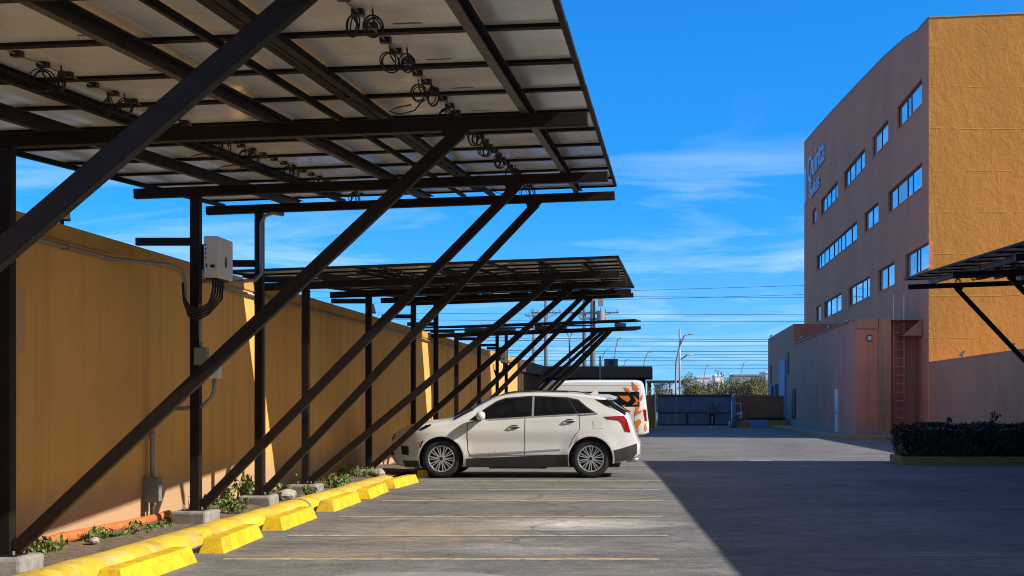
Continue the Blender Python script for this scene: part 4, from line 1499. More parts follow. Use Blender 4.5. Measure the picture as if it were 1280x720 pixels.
for sd in both:
    for pl, hb_ in ((dfront, (612, 277)), (drear, (873, 249))):
        d_ = body.patch(pl, 0.007, 'door', M['carpaint'], car, (sd,), 0.05)
        body.patch(grow(pl, 0.014), 0.0025, 'door_seal', M['black'], d_, (sd,), 0.05, 0.002)
        hx_, hz_ = nz(*hb_)
        h = MB()
        yw = body.W(hx_, hz_) + 0.01
        h.tube([(hx_ - 0.115, sd * yw, hz_ - 0.012), (hx_ - 0.09, sd * (yw + 0.03), hz_ - 0.004), (hx_, sd * (yw + 0.038), hz_ + 0.004), (hx_ + 0.09, sd * (yw + 0.03), hz_ + 0.008), (hx_ + 0.115, sd * yw, hz_ + 0.006)], 0.013, 8)
        h.build('handle', M['chrome'], d_, local=True, smooth=True)
        body.patch([(hx_ + 0.10 * math.cos(a), hz_ + 0.036 * math.sin(a)) for a in [2 * PI * k / 16 for k in range(16)]], 0.011, 'handle_recess', M['black'], d_, (sd,), 0.04, 0.002)
wl = [P([(402, 243), (470, 196), (520, 163), (566, 146), (690, 136), (692, 227), (480, 240)]), P([(703, 137), (800, 138), (858, 145), (902, 213), (702, 225)]), P([(868, 147), (905, 152), (940, 178), (978, 210), (914, 213)])]
for pl in wl:
    body.patch(pl, 0.006, 'window', M['darkglass'], car, both, 0.05)
body.patch(P([(396, 247), (470, 190), (522, 155), (564, 140), (690, 130), (860, 137), (912, 148), (950, 180), (1003, 215), (700, 232), (480, 247)]), 0.003, 'window_surround', M['cladding'], car, both, 0.05, 0.002)
body.patch(P([(480, 241), (700, 227), (1004, 210), (1006, 216), (700, 233), (480, 248)]), 0.013, 'belt_trim', M['chrome'], car, both, 0.05)
body.patch(P([(692, 133), (703, 133), (703, 228), (693, 228)]), 0.0085, 'door_pillar', M['chrome'], car, both, 0.05)
body.patch(P([(860, 142), (866, 144), (912, 214), (905, 214)]), 0.0085, 'window_divider', M['cladding'], car, both, 0.05)
body.patch(P([(408, 403), (830, 380), (832, 386), (408, 410)]), 0.018, 'side_trim', M['chrome'], car, both, 0.03, 0.008)
body.patch(P([(386, 426), (866, 407), (868, 462), (386, 468)]), 0.012, 'sill_cladding', M['cladding'], car, both, 0.06)
# arch lips
for cx in (1.02, 3.87):
    body.patch(arc(cx, 0.37, 0.455, -12, 192) + arc(cx, 0.37, 0.425, 192, -12), 0.010, 'arch_lip', M['carpaint'], car, both, 0.05, 0.01)
body.patch(P([(1080, 388), (1120, 378), (1172, 362), (1190, 356), (1190, 405), (1165, 432), (1085, 442)]), 0.010, 'rear_bumper_cladding', M['cladding'], car, both, 0.05)
body.patch(P([(1036, 229), (1128, 225), (1142, 240), (1160, 303), (1134, 299), (1118, 262), (1104, 247), (1052, 240)]), 0.010, 'tail_light', M['red'], car, both, 0.04)
body.patch(P([(984, 248), (1030, 246), (1033, 284), (986, 286)]), 0.006, 'fuel_flap', M['carpaint'], car, (-1,), 0.04)
body.patch(P([(162, 288), (196, 268), (222, 264), (216, 274), (180, 292)]), 0.010, 'headlight', M['darkglass'], car, both, 0.03)
body.patch(P([(168, 372), (180, 340), (186, 342), (174, 376)]), 0.012, 'side_marker', M['red'], car, both, 0.03)
body.patch(P([(72, 366), (112, 372), (112, 412), (76, 408)]), 0.012, 'fog_lamp_recess', M['black'], car, both, 0.03)
body.patch(P([(80, 437), (162, 437), (164, 470), (92, 468)]), 0.010, 'front_skirt', M['cladding'], car, both, 0.04)


def front_face(name, mat, z0, z1, hw, dx, parent=car):
    """strip across the nose"""
    mb = MB()
    n = 18
    rows = 6
    for j in range(rows + 1):
        z = z0 + (z1 - z0) * j / rows
        for k in range(n + 1):
            y = -hw + 2 * hw * k / n
            # x where the body reaches this width and height
            lo, hi = 0.0, 1.0
            for _ in range(24):
                mid = (lo + hi) / 2
                ok = body.W(mid, z) >= abs(y) and body.zt(mid) - 0.02 >= z and body.zb(mid) <= z
                if ok: hi = mid
                else: lo = mid
            mb.v.append((hi - dx, y, z))
    for j in range(rows):
        for k in range(n):
            a = j * (n + 1) + k
            mb.f.append([a, a + 1, a + n + 2, a + n + 1]); mb.m.append(0)
    return mb.build(name, mat, parent, local=True, smooth=True)


front_face('grille', M['cladding'], 0.52, 0.84, 0.5, 0.015)
front_face('lower_intake', M['black'], 0.42, 0.5, 0.66, 0.012)
# windshield and rear window on the top surface


def top_patch(name, mat, x0, x1, f0, f1, off, nxs=14):
    mb = MB()
    ny = 12
    for i in range(nxs + 1):
        x = x0 + (x1 - x0) * i / nxs
        zt_, rz_ = body.zt(x), body.rz(x)
        zc_ = zt_ - rz_
        wc = body.W(x, zc_)
        fr_ = f0 + (f1 - f0) * i / nxs
        for k in range(ny + 1):
            y = (-1 + 2 * k / ny) * wc * fr_
            a = math.acos(min(1, abs(y) / wc) ** (1 / 0.62))
            mb.v.append((x, y, zc_ + (zt_ - zc_) * math.sin(a) ** 0.85 + off))
    for i in range(nxs):
        for k in range(ny):
            a = i * (ny + 1) + k
            mb.f.append([a, a + 1, a + ny + 2, a + ny + 1]); mb.m.append(0)
    return mb.build(name, mat, car, local=True, smooth=True)


top_patch('windshield', M['darkglass'], 1.24, 1.96, 0.96, 0.93, 0.012)
top_patch('rear_window', M['darkglass'], 4.16, 4.53, 0.95, 0.97, 0.014)
top_patch('sunroof', M['darkglass'], 2.2, 3.4, 0.72, 0.72, 0.006)
body.patch(P([(990, 147), (1050, 150), (1100, 178), (1148, 208), (1118, 208), (1040, 176)]), 0.006, 'rear_window_side', M['darkglass'], car, both, 0.04)
sp_ = MB()
n = 14
for k in range(n + 1):
    y = -0.60 + 1.20 * k / n
    c = 1 - (abs(y) / 0.6) ** 4 * 0.10
    zz = -0.045 * (abs(y) / 0.6) ** 2
    sp_.v += [(3.96, y, 1.612 + zz), (4.2, y, 1.60 + zz), (4.20 + 0.145 * c, y, 1.556 + zz), (4.19 + 0.14 * c, y, 1.535 + zz), (4.1, y, 1.535 + zz), (3.96, y, 1.56 + zz)]
for k in range(n):
    for j in range(6):
        a = k * 6
        sp_.f.append([a + j, a + (j + 1) % 6, a + 6 + (j + 1) % 6, a + 6 + j]); sp_.m.append(0)
sp_.f.append([0, 1, 2, 3, 4, 5]); sp_.m.append(0); sp_.f.append([n * 6 + j for j in range(5, -1, -1)]); sp_.m.append(0)
so = sp_.build('spoiler', M['carpaint'], car, local=True); smooth_by_angle(so, 40)
for sd in both:
    rl = MB()
    pts = []
    for k in range(12):
        x = 2.1 + 1.75 * k / 11
        pts.append((x, sd * 0.60, body.zt(x) - 0.028 + (0.035 if 0 < k < 11 else 0.0)))
    rl.tube(pts, 0.012, 6); rl.build('roof_rail', M['cladding'], car, local=True, smooth=True)
    mi = MB()
    # mirror: rounded shell on a foot
    cx, cz, cy = 1.79, 1.19, sd * 1.06
    vv, ff = [], []
    for i in range(7):
        th = PI * (i + 0.5) / 7
        for j in range(14):
            ph = 2 * PI * j / 14
            sgnp = lambda v, e: math.copysign(abs(v) ** e, v)
            vv.append((cx + 0.085 * sgnp(math.cos(ph), .8) * math.sin(th) ** .7, cy + 0.115 * sgnp(math.sin(ph), .7) * math.sin(th) ** .7, cz + 0.085 * sgnp(math.cos(th), .8)))
    for i in range(6):
        for j in range(14):
            ff.append((i * 14 + j, i * 14 + (j + 1) % 14, (i + 1) * 14 + (j + 1) % 14, (i + 1) * 14 + j))
    ff += [tuple(range(14)), tuple(6 * 14 + j for j in range(14))]
    mi.add(vv, ff)
    mo = mi.build('mirror', M['carpaint'], car, local=True, smooth=True)
    ft = MB(); ft.bar((1.74, sd * 0.86, 1.125), (1.78, sd * 1.0, 1.15), 0.11, 0.05); ft.build('mirror_foot', M['black'], mo, local=True, bevel=0.01)
    ex_ = MB(); ex_.tube([(4.55, sd * 0.62, 0.345), (4.78, sd * 0.62, 0.335)], 0.05, 14); ex_.build('exhaust_tip', M['chrome'], car, local=True, smooth=True)
fin = MB(); fin.prism([(3.78, 1.60), (3.88, 1.66), (3.95, 1.665), (3.98, 1.60)], 'y', -0.022, 0.022); fin.build('antenna_fin', M['carpaint'], car, local=True, bevel=0.008)
# rear plate recess, under-body
ub = MB(); ub.box(0.5, 4.4, -0.6, 0.6, 0.19, 0.24); ub.box(1.9, 3.0, -0.72, 0.72, 0.17, 0.23); ub.build('underbody', M['black'], car, local=True)
for cx in (1.02, 3.87):
    for sd in both:
        wv = make_wheel(0.37, 0.255, 0.235, car, (cx, sd * 0.825, 0.37), 10, sd)
        wv.rotation_euler = (0, random.uniform(0, 1), 0)

# --- passenger van behind it
VS, VD = 34.5, 46.3
van = thing('passenger_van', 'white passenger van with orange shard graphics behind the car', 'van', (-5.75, VD + 0.98, g(VD)))
gv = g(VD)
vzt = interp([(0, 0.95), (.06, 1.0), (.5, 1.12), (.85, 1.2), (1.4, 2.0), (1.6, 2.22), (1.9, 2.31), (3.0, 2.34), (5.0, 2.335), (5.15, 2.31), (5.25, 2.24), (5.31, 2.0), (5.40, 1.2), (5.46, 0.6)])
vzb = interp([(0, .45), (.1, .3), (.6, .28), (5.0, .30), (5.3, .34), (5.46, .40)])


def vpw(x):
    v = 0.985
    if x < 0.8: v -= 0.25 * ((0.8 - x) / 0.8) ** 2.2
    if x > 5.0: v -= 0.12 * ((x - 5.0) / 0.46) ** 2.5
    return v


def vwz(x, z):
    o_ = 0.0
    if z > 1.2: o_ -= 0.09 * (z - 1.2)
    if z < 0.5: o_ -= 0.02
    o_ -= 0.012 * math.exp(-((z - 0.95) / 0.06) ** 2)
    return o_


vb = Body(vzt, vzb, vpw, vwz, lambda x: 0.12)
xs_ = list(np.concatenate([np.linspace(0, 0.2, 8), np.linspace(0.28, 4.95, 60), np.linspace(5.0, 5.46, 18)]))
vo_ = vb.mesh(xs_).build('body', [M['vanpaint'], M['black']], van, local=True, smooth=True)
cut_arches(vo_, ((0.95, 0.36), (4.35, 0.36)), 0.42, 0.98, 0.34)


def VP(lst):
    out = []
    for cx, cy in lst:
        px, py = 740 + cx / 7.2, 460 + cy / 7.2
        out.append(((px - VX) / VS + 5.75, CAM_H - (py - VY) / VS - gv))
    return out


zw0, zw1 = CAM_H - 8.3 / VS - gv, CAM_H + 10.4 / VS - gv
vb.patch([(1.9, zw0), (5.13, zw0), (5.12, zw1), (1.9, zw1)], 0.006, 'window_band', M['darkglass'], van, both, 0.08)
for a, b_ in ((2.0, 3.0), (3.05, 4.05), (4.1, 5.0)):
    vb.patch([(a, zw0 + .05), (b_, zw0 + .05), (b_, zw1 - .05), (a, zw1 - .05)], 0.009, 'window', M['darkglass'], van, both, 0.1)
vb.patch([(0.95, 1.25), (1.85, 1.25), (1.85, 1.9), (1.5, 1.9)], 0.006, 'front_window', M['darkglass'], van, both, 0.08)
shards = [[(360, 120), (425, 190), (410, 212), (372, 192)], [(288, 175), (330, 185), (348, 220), (325, 218), (300, 200)], [(240, 250), (330, 250), (348, 280), (325, 305), (290, 290)],
          [(370, 245), (430, 300), (405, 306), (418, 326), (362, 336), (397, 300)], [(400, 347), (432, 346), (412, 388), (465, 375), (440, 402), (385, 430)],
          [(390, 475), (435, 455), (445, 490), (395, 560), (386, 540)], [(482, 490), (495, 540), (485, 575), (468, 550)], [(436, 262), (455, 235), (456, 280), (440, 296)],
          [(310, 380), (350, 380), (345, 405), (320, 395)], [(262, 342), (302, 330), (292, 352)]]
for sh in shards:
    vb.patch(VP(sh), 0.013, 'shard_graphic', M['orange_vinyl'], van, (-1,), 0.08)
vb.patch(VP([(464, 370), (490, 375), (494, 480), (476, 472)]), 0.016, 'tail_light', M['red'], van, both, 0.05)
vb.patch([(0.6, 2.12), (5.05, 2.12), (5.05, 2.135), (0.6, 2.135)][0:0] or [(2.0, 2.11), (5.1, 2.11), (5.1, 2.125), (2.0, 2.125)], 0.004, 'gutter', M['grey_far'], van, both, 0.1)
vb.patch([(0.6, .36), (0.6, .48), (5.3, .48), (5.3, .36)][0:0] or [(1.42, .34), (3.88, .34), (3.88, .46), (1.42, .46)], 0.010, 'sill_moulding', M['cladding'], van, both, 0.1)
vb.patch([(2.0, 0.5), (2.012, 0.5), (2.012, 1.9), (2.0, 1.9)], 0.004, 'door_seam', M['black'], van, both, 0.1)
vb.patch([(4.935, 0.5), (4.95, 0.5), (4.95, 1.2), (4.935, 1.2)], 0.004, 'panel_seam', M['grey_far'], van, both, 0.1)
for cx in (0.95, 4.35):
    for sd in both: make_wheel(0.345, 0.21, 0.215, van, (cx, sd * 0.86, 0.345), 6, sd, False)

# ------------------------------------------------------------------ brown building at the end of the left row
bb = thing('brown_building', 'low dark brown building with flat roof behind the van', 'building', (-6.1, 70, g(70)))
m_ = MB(); m_.box(-6.1, -0.66, 71, 76, -0.4, 2.7); m_.build('wall', M['brown_dark'], bb)
m_ = MB(); m_.box(-6.3, -0.25, 70, 76.5, 2.701, 3.34); m_.build('roof', M['brown_fascia'], bb, bevel=0.02)
m_ = MB(); m_.box(-6.45, -6.1, 56.02, 71, -0.4, 2.75)
for k in range(20): m_.box(-6.1, -6.06, 56.2 + k * 0.72, 56.26 + k * 0.72, -0.2, 2.7)
m_.build('side_wall', M['brown_fascia'], bb)
m_ = MB(); m_.box(-6.5, -5.98, 56.02, 69.99, 2.751, 3.3); m_.build('side_fascia', M['brown_fascia'], bb, bevel=0.02)
m_ = MB(); m_.cyl((-3.1, 69.9, 2.5), (-3.1, 69.9, 3.9), 0.05, 8); m_.build('vent_pipe', M['galv'], bb)
ac = thing('air_conditioner', 'dark air conditioner unit on the brown building roof', 'air conditioner', (-2.5, 72, 3.34))
m_ = MB(); m_.box(-2.95, -2.2, 71.7, 72.4, 3.40, 3.80); m_.build('casing', M['blue_gate'], ac, bevel=0.02)
for xa in (-2.9, -2.35):
    m_ = MB(); m_.box(xa, xa + 0.1, 71.8, 72.3, 3.34, 3.40); m_.build('foot', M['black'], ac)
m_ = MB(); m_.cyl((-2.55, 71.70, 3.6), (-2.55, 71.68, 3.6), 0.16, 20); m_.build('fan_grille', M['black'], ac)

# ------------------------------------------------------------------ gate and end wall
GY = 85.0
gz = g(GY)


def gx(px, d=GY): return (px - VX) * d / F


def gzz(py, d=GY): return CAM_H - (py - VY) * d / F


gate = thing('sliding_gate', 'dull blue sheet metal sliding gate closing the far end of the lot', 'gate', (gx(868), GY, gz))
for xa, xb in ((822, 845), (845.3, 867), (867.3, 890), (890.3, 914.5)):
    m_ = MB(); m_.box(gx(xa), gx(xb), GY, GY + 0.05, gz + 0.12, gzz(494.2)); m_.build('panel', M['blue_gate'], gate)
m_ = MB()
m_.box(gx(822), gx(914.5), GY - 0.04, GY - 0.002, gzz(516.5), gzz(515)); m_.box(gx(822), gx(914.5), GY - 0.04, GY - 0.002, gz + 0.08, gz + 0.2); m_.box(gx(822), gx(914.5), GY - 0.04, GY - 0.002, gzz(496), gzz(494.2) + 0.04)
m_.build('frame', M['frame_dark'], gate)
m_ = MB()
for k in range(46): m_.box(gx(822 + 2 * k), gx(822.8 + 2 * k), GY, GY + 0.03, gzz(494.1), gzz(492.6))
m_.build('spikes', M['frame_dark'], gate)
m_ = MB(); m_.box(gx(857.5), gx(859.5), GY - 0.1, GY - 0.045, gzz(531), gzz(516)); m_.build('lock_bar', M['black'], gate)
m_ = MB(); m_.box(gx(915), gx(917), GY - 0.1, GY + 0.05, gz, gzz(492)); o = m_.build('gate_post', M['white'], bevel=0.01); tag(o, 'slim white post between the blue gate and brown wall', 'post')
m_ = MB(); m_.box(gx(818.5), gx(820), GY - 0.1, GY + 0.05, gz, gzz(493)); o = m_.build('gate_post', M['white'], bevel=0.01); tag(o, 'slim white post at the left end of the blue gate', 'post')
m_ = MB(); m_.box(gx(917.2), AX - 0.01, GY + 0.3, GY + 0.5, gz - 0.2, gzz(494.5)); o = m_.build('end_wall', M['brick_brown']); tag(o, 'dark brown end wall right of the blue gate', 'wall')
m_2 = MB()
for k in range(48): m_2.box(gx(918 + k), gx(918.45 + k), GY + 0.36, GY + 0.44, gzz(494.4), gzz(493.2))
m_2.build('wire_spikes', M['frame_dark'], o)
m_ = MB(); m_.box(-6.0, gx(818.3), GY + 0.3, GY + 0.5, gz - 0.2, gzz(494)); o = m_.build('end_wall', M['brick_brown']); tag(o, 'dark brown end wall left of the blue gate', 'wall')
m_ = MB(); m_.box(gx(810, 80), gx(819, 80), 80, 80.8, g(80), gzz(514, 80)); o = m_.build('mustard_block', M['mustard'], bevel=0.03); tag(o, 'dull mustard painted block beside the van tail', 'block')
# loading kerb with pale blue centre and yellow ends
dk = thing('loading_kerb', 'low pale blue ramp block with yellow ends by the annex', 'platform', (gx(948, 82), 82, g(82)))
m_ = MB(); m_.box(gx(936, 82), gx(959.8, 82), 82, 84.6, g(82) - .1, gzz(525, 82)); m_.build('blue_block', M['blue_paint'], dk, bevel=0.02)
m_ = MB()
prof_ = [(gx(936, 82) - 0.002 - 0.34 + 0.34 * math.cos(a) - 0.0, g(82) + 0.0 + 0.42 * math.sin(a)) for a in [PI / 2 * k / 6 for k in range(7)]]
m_.box(gx(923, 82), gx(935.9, 82), 81.95, 84.6, g(82) - .1, gzz(526, 82)); m_.build('yellow_end', M['mustard'], dk, bevel=0.12, segs=4)
m_ = MB(); m_.box(gx(960, 82), AX - 0.02, 82, 84.6, g(82) - .1, gzz(525.5, 82)); m_.build('yellow_end', M['mustard'], dk, bevel=0.03)
m_ = MB(); m_.box(gx(936, 82), AX - 0.3, 82.5, 84.4, gzz(525, 82) + .001, gzz(521.5, 82)); m_.build('dark_mat', M['black'], dk, bevel=0.04)
# blue column with white frame
cb = thing('water_dispenser', 'blue column with white tubular frame behind the seated person', 'column', (gx(917, 84), 84, g(84)))
m_ = MB(); m_.box(gx(915.6, 84), gx(920.5, 84), 84.4, 84.65, g(84), gzz(496.5, 84)); m_.build('column', M['blue_paint'], cb, bevel=0.03)
m_ = MB(); m_.tube([(gx(914.8, 84), 84.1, g(84)), (gx(914.8, 84), 84.1, gzz(503, 84))], 0.04, 8)
m_.tube([(gx(919, 84), 84.1, gzz(504, 84)), (gx(926, 84), 84.1, gzz(504, 84)), (gx(926.5, 84), 84.1, gzz(515, 84))], 0.03, 8)
m_.build('tube_frame', M['white'], cb, smooth=True)
m_ = MB(); m_.cyl((gx(911.7, 84), 83.8, g(84)), (gx(911.7, 84), 83.8, gzz(526.5, 84)), 0.055, 10); o = m_.build('bollard', M['white'], smooth=True); tag(o, 'short white bollard at the foot of the brown end wall', 'bollard')
m_ = MB(); m_.bar((gx(933, 84.8), 84.8, gzz(520, 84.8)), (gx(936.5, 84.8), 85.2, gzz(506, 84.8)), 0.05, 0.05); o = m_.build('leaning_broom', M['bark']); tag(o, 'thin wooden pole leaning against the brown end wall', 'pole')
m_ = MB(); m_.bar((AX - 0.55, 88.5, g(88)), (AX - 0.1, 88.6, 1.3), 1.0, 0.05, (1, 0, 0)); o = m_.build('leaning_board', M['grey_far']); tag(o, 'pale board leaning against the annex wall by its blue door', 'board')


# ------------------------------------------------------------------ people
def skin_mesh(name, joints, bones, mat, parent, sub=2):
    """joints: name -> (x, y, z, r)"""
    me = bpy.data.meshes.new(name)
    idx = {k: i for i, k in enumerate(joints)}
    me.from_pydata([v[:3] for v in joints.values()], [(idx[a], idx[b]) for a, b in bones], [])
    ob = bpy.data.objects.new(name, me); COL.objects.link(ob)
    md = ob.modifiers.new('skin', 'SKIN')
    md.use_smooth_shade = True
    lay = me.skin_vertices[0].data if me.skin_vertices else None
    if lay is None:
        bm = bmesh.new(); bm.from_mesh(me); bm.verts.layers.skin.verify(); bm.to_mesh(me); bm.free()
        lay = me.skin_vertices[0].data
    for i, v in enumerate(joints.values()):
        r_ = v[3]
        lay[i].radius = r_ if isinstance(r_, tuple) else (r_, r_)
        lay[i].use_root = (i == 0)
    sb = ob.modifiers.new('sub', 'SUBSURF'); sb.levels = sub; sb.render_levels = sub
    bake(ob)
    ob.data.materials.clear(); ob.data.materials.append(mat)
    for p in ob.data.polygons: p.use_smooth = True
    if parent is not None: ob.parent = parent
    return ob


def person(label, loc, rz, J, torso_mat, leg_mat):
    o = thing('person', label, 'person', loc, rz=rz)
    bones = [('pelvis', 'belly'), ('belly', 'chest'), ('chest', 'neck'), ('neck', 'head'), ('head', 'crown')]
    for s in 'LR':
        bones += [('pelvis', 'hip' + s), ('hip' + s, 'knee' + s), ('knee' + s, 'ankle' + s), ('ankle' + s, 'toe' + s), ('chest', 'sh' + s), ('sh' + s, 'el' + s), ('el' + s, 'wr' + s), ('wr' + s, 'palm' + s)]
        for k in range(4): bones.append(('palm' + s, 'f%d%s' % (k, s)))
        bones.append(('wr' + s, 'th' + s))
        p = Vector(J['palm' + s][:3]); d = (p - Vector(J['wr' + s][:3])).normalized()
        sd = d.orthogonal().normalized()
        for k in range(4):
            q = p + d * (0.075 + (0.012 if k in (1, 2) else 0)) + sd * (0.022 * (k - 1.5))
            J['f%d%s' % (k, s)] = (*q, 0.008)
        J['th' + s] = (*(p + sd * -0.05 + d * 0.01), 0.009)
    skin_mesh('body', J, bones, M['skin'], o)

    def sub(keys, grow_, extra=None):
        return {k: (*J[k][:3], tuple(r_ + grow_ for r_ in J[k][3]) if isinstance(J[k][3], tuple) else J[k][3] + grow_) for k in keys}
    sh = sub(['belly', 'chest', 'shL', 'shR'], 0.018)
    for s in 'LR':
        a, b_ = Vector(J['sh' + s][:3]), Vector(J['el' + s][:3]); m = a.lerp(b_, 0.7); sh['sl' + s] = (*m, 0.062)
    sh['hem'] = (*Vector(J['pelvis'][:3]).lerp(Vector(J['belly'][:3]), 0.15), (0.165, 0.125))
    skin_mesh('shirt', sh, [('belly', 'chest'), ('chest', 'shL'), ('chest', 'shR'), ('shL', 'slL'), ('shR', 'slR'), ('belly', 'hem')], torso_mat, o)
    tr = sub(['pelvis', 'hipL', 'hipR', 'kneeL', 'kneeR', 'ankleL', 'ankleR'], 0.016)
    skin_mesh('trousers', tr, [('pelvis', 'hipL'), ('pelvis', 'hipR'), ('hipL', 'kneeL'), ('hipR', 'kneeR'), ('kneeL', 'ankleL'), ('kneeR', 'ankleR')], leg_mat, o)
    hd = Vector(J['head'][:3]); cr = Vector(J['crown'][:3])
    up = (cr - hd).normalized()
    skin_mesh('hair', {'a': (*(cr + up * 0.03 + Vector((0, 0.01, 0))), 0.07), 'b': (*(hd + up * 0.06 + Vector((0, 0.035, 0))), 0.092)}, [('a', 'b')], M['hair'], o)
    # face, towards local -y
    f = MB()
    f.cyl(hd + Vector((0, -0.085, 0.02)), hd + Vector((0, -0.118, -0.002)), 0.012, 8, 0, 0.016)
    f.box(hd.x - 0.105, hd.x - 0.088, hd.y - 0.015, hd.y + 0.02, hd.z - 0.02, hd.z + 0.035); f.box(hd.x + 0.088, hd.x + 0.105, hd.y - 0.015, hd.y + 0.02, hd.z - 0.02, hd.z + 0.035)
    f.build('nose_and_ears', M['skin'], o, local=True)
    e = MB()
    for sx_ in (-1, 1): e.cyl(hd + Vector((sx_ * 0.036, -0.086, 0.03)), hd + Vector((sx_ * 0.036, -0.096, 0.03)), 0.012, 8)
    e.box(hd.x - 0.028, hd.x + 0.028, hd.y - 0.098, hd.y - 0.08, hd.z - 0.058, hd.z - 0.048)
    e.build('eyes_and_mouth', M['hair'], o, local=True)
    for s in 'LR':
        b_ = MB(); a_, t_2 = Vector(J['ankle' + s][:3]), Vector(J['toe' + s][:3])
        dirn = (t_2 - a_); dirn.z = 0; dirn.normalize()
        c_ = a_ + dirn * 0.06
        b_.bar((c_ - dirn * 0.12).to_tuple()[:2] + (0.045,), (c_ + dirn * 0.15).to_tuple()[:2] + (0.04,), 0.095, 0.085)
        b_.build('shoe', M['white'] if leg_mat is M['dark_cloth'] else M['dark_cloth'], o, local=True, bevel=0.025)
    return o


stand = dict(pelvis=(0, 0, 0.93, (0.145, 0.105)), belly=(0, -0.005, 1.10, (0.135, 0.10)), chest=(0, 0.0, 1.32, (0.16, 0.11)), neck=(0, 0, 1.47, 0.055), head=(0, -0.015, 1.57, (0.085, 0.095)), crown=(0, -0.005, 1.66, (0.07, 0.08)),
             hipL=(0.095, 0, 0.86, 0.088), hipR=(-0.095, 0, 0.86, 0.088), kneeL=(0.11, -0.02, 0.48, 0.062), kneeR=(-0.10, 0.01, 0.48, 0.062), ankleL=(0.12, 0.02, 0.09, 0.042), ankleR=(-0.10, 0.04, 0.09, 0.042), toeL=(0.13, -0.11, 0.05, 0.035), toeR=(-0.12, -0.09, 0.05, 0.035),
             shL=(0.19, 0, 1.40, 0.062), shR=(-0.19, 0, 1.40, 0.062), elL=(0.30, -0.05, 1.16, 0.045), elR=(-0.24, 0.03, 1.12, 0.045), wrL=(0.44, -0.16, 1.02, 0.03), wrR=(-0.24, -0.05, 0.88, 0.03), palmL=(0.51, -0.20, 0.99, 0.03), palmR=(-0.235, -0.08, 0.80, 0.03))
person('person standing at the blue gate in a teal shirt and dark trousers', (gx(890, 83.6), 83.6, g(83.6)), 0.25, stand, M['teal_cloth'], M['dark_cloth'])
H = 0.43
sit = dict(pelvis=(0, 0.05, H + 0.10, (0.15, 0.12)), belly=(0, 0.03, H + 0.26, (0.135, 0.10)), chest=(0, -0.06, H + 0.47, (0.155, 0.11)), neck=(0, -0.11, H + 0.61, 0.055), head=(0, -0.15, H + 0.71, (0.085, 0.095)), crown=(0, -0.155, H + 0.80, (0.07, 0.08)),
           hipL=(0.10, 0.0, H + 0.09, 0.088), hipR=(-0.10, 0.0, H + 0.09, 0.088), kneeL=(0.14, -0.42, H + 0.09, 0.062), kneeR=(-0.14, -0.42, H + 0.09, 0.062), ankleL=(0.13, -0.42, 0.09, 0.042), ankleR=(-0.13, -0.44, 0.09, 0.042), toeL=(0.14, -0.56, 0.05, 0.035), toeR=(-0.14, -0.58, 0.05, 0.035),
           shL=(0.185, -0.06, H + 0.54, 0.06), shR=(-0.185, -0.06, H + 0.54, 0.06), elL=(0.23, -0.24, H + 0.32, 0.045), elR=(-0.23, -0.24, H + 0.32, 0.045), wrL=(0.14, -0.44, H + 0.21, 0.03), wrR=(-0.14, -0.44, H + 0.21, 0.03), palmL=(0.09, -0.51, H + 0.17, 0.03), palmR=(-0.09, -0.51, H + 0.17, 0.03))
person('person in a pale shirt sitting on the yellow kerb block end', (gx(926.5, 82), 82.25, g(82)), -PI / 2 + 0.35, sit, M['pale_cloth'], M['teal_cloth'])

# ------------------------------------------------------------------ utility poles, wires, street lamps
PD = 118.0


def ux(px, d=PD): return (px - VX) * d / F


def uz(py, d=PD): return CAM_H - (py - VY) * d / F


def upole(px, top, d, r, arms, label, trafo=False):
    x = ux(px, d)
    o = thing('utility_pole', label, 'utility pole', (x, d, g(d)), 'utility poles behind the lot')
    b = MB(); b.tube([(x, d, g(d)), (x, d, uz(top, d))], [r * 1.35, r], 10); b.build('pole', M['pole_conc'], o, smooth=True)
    for py, hw in arms:
        z = uz(py, d)
        b = MB(); b.bar((x - hw, d - r, z), (x + hw, d - r, z), 0.10, 0.12); b.build('crossarm', M['pole_conc'], o)
        ins = MB()
        for q in (-0.95, -0.5, 0.5, 0.95): ins.tube([(x + hw * q, d - r, z + .06), (x + hw * q, d - r, z + 0.22), (x + hw * q, d - r, z + 0.34)], [0.05, 0.08, 0.05], 8)
        ins.build('insulator', M['grey_far'], o)
        br = MB(); br.bar((x, d - r, z - 0.6), (x - hw * .7, d - r, z - .05), 0.05, 0.05); br.bar((x, d - r, z - 0.6), (x + hw * .7, d - r, z - .05), 0.05, 0.05); br.build('arm_brace', M['pole_conc'], o)
    if trafo:
        b = MB(); z = uz(395, d)
        b.cyl((x + 0.75, d - 0.2, z - 0.6), (x + 0.75, d - 0.2, z + 0.45), 0.36, 14); b.cyl((x + 0.75, d - 0.2, z + 0.45), (x + 0.75, d - 0.2, z + 0.75), 0.07, 8); b.build('transformer', M['grey_far'], o, smooth=False)
        b = MB(); b.box(x + 0.5, x + 1.0, d - 0.5, d - 0.1, uz(383, d), uz(372, d)); b.tube([(x + .7, d - .3, uz(372, d)), (x + 1.2, d - .3, uz(368, d))], 0.05, 6); b.build('switch_gear', M['grey_far'], o)
        b = MB(); b.bar((x, d - r, z - 0.3), (x + 0.4, d - r, z - 0.3), 0.1, 0.1); b.build('bracket', M['pole_conc'], o)


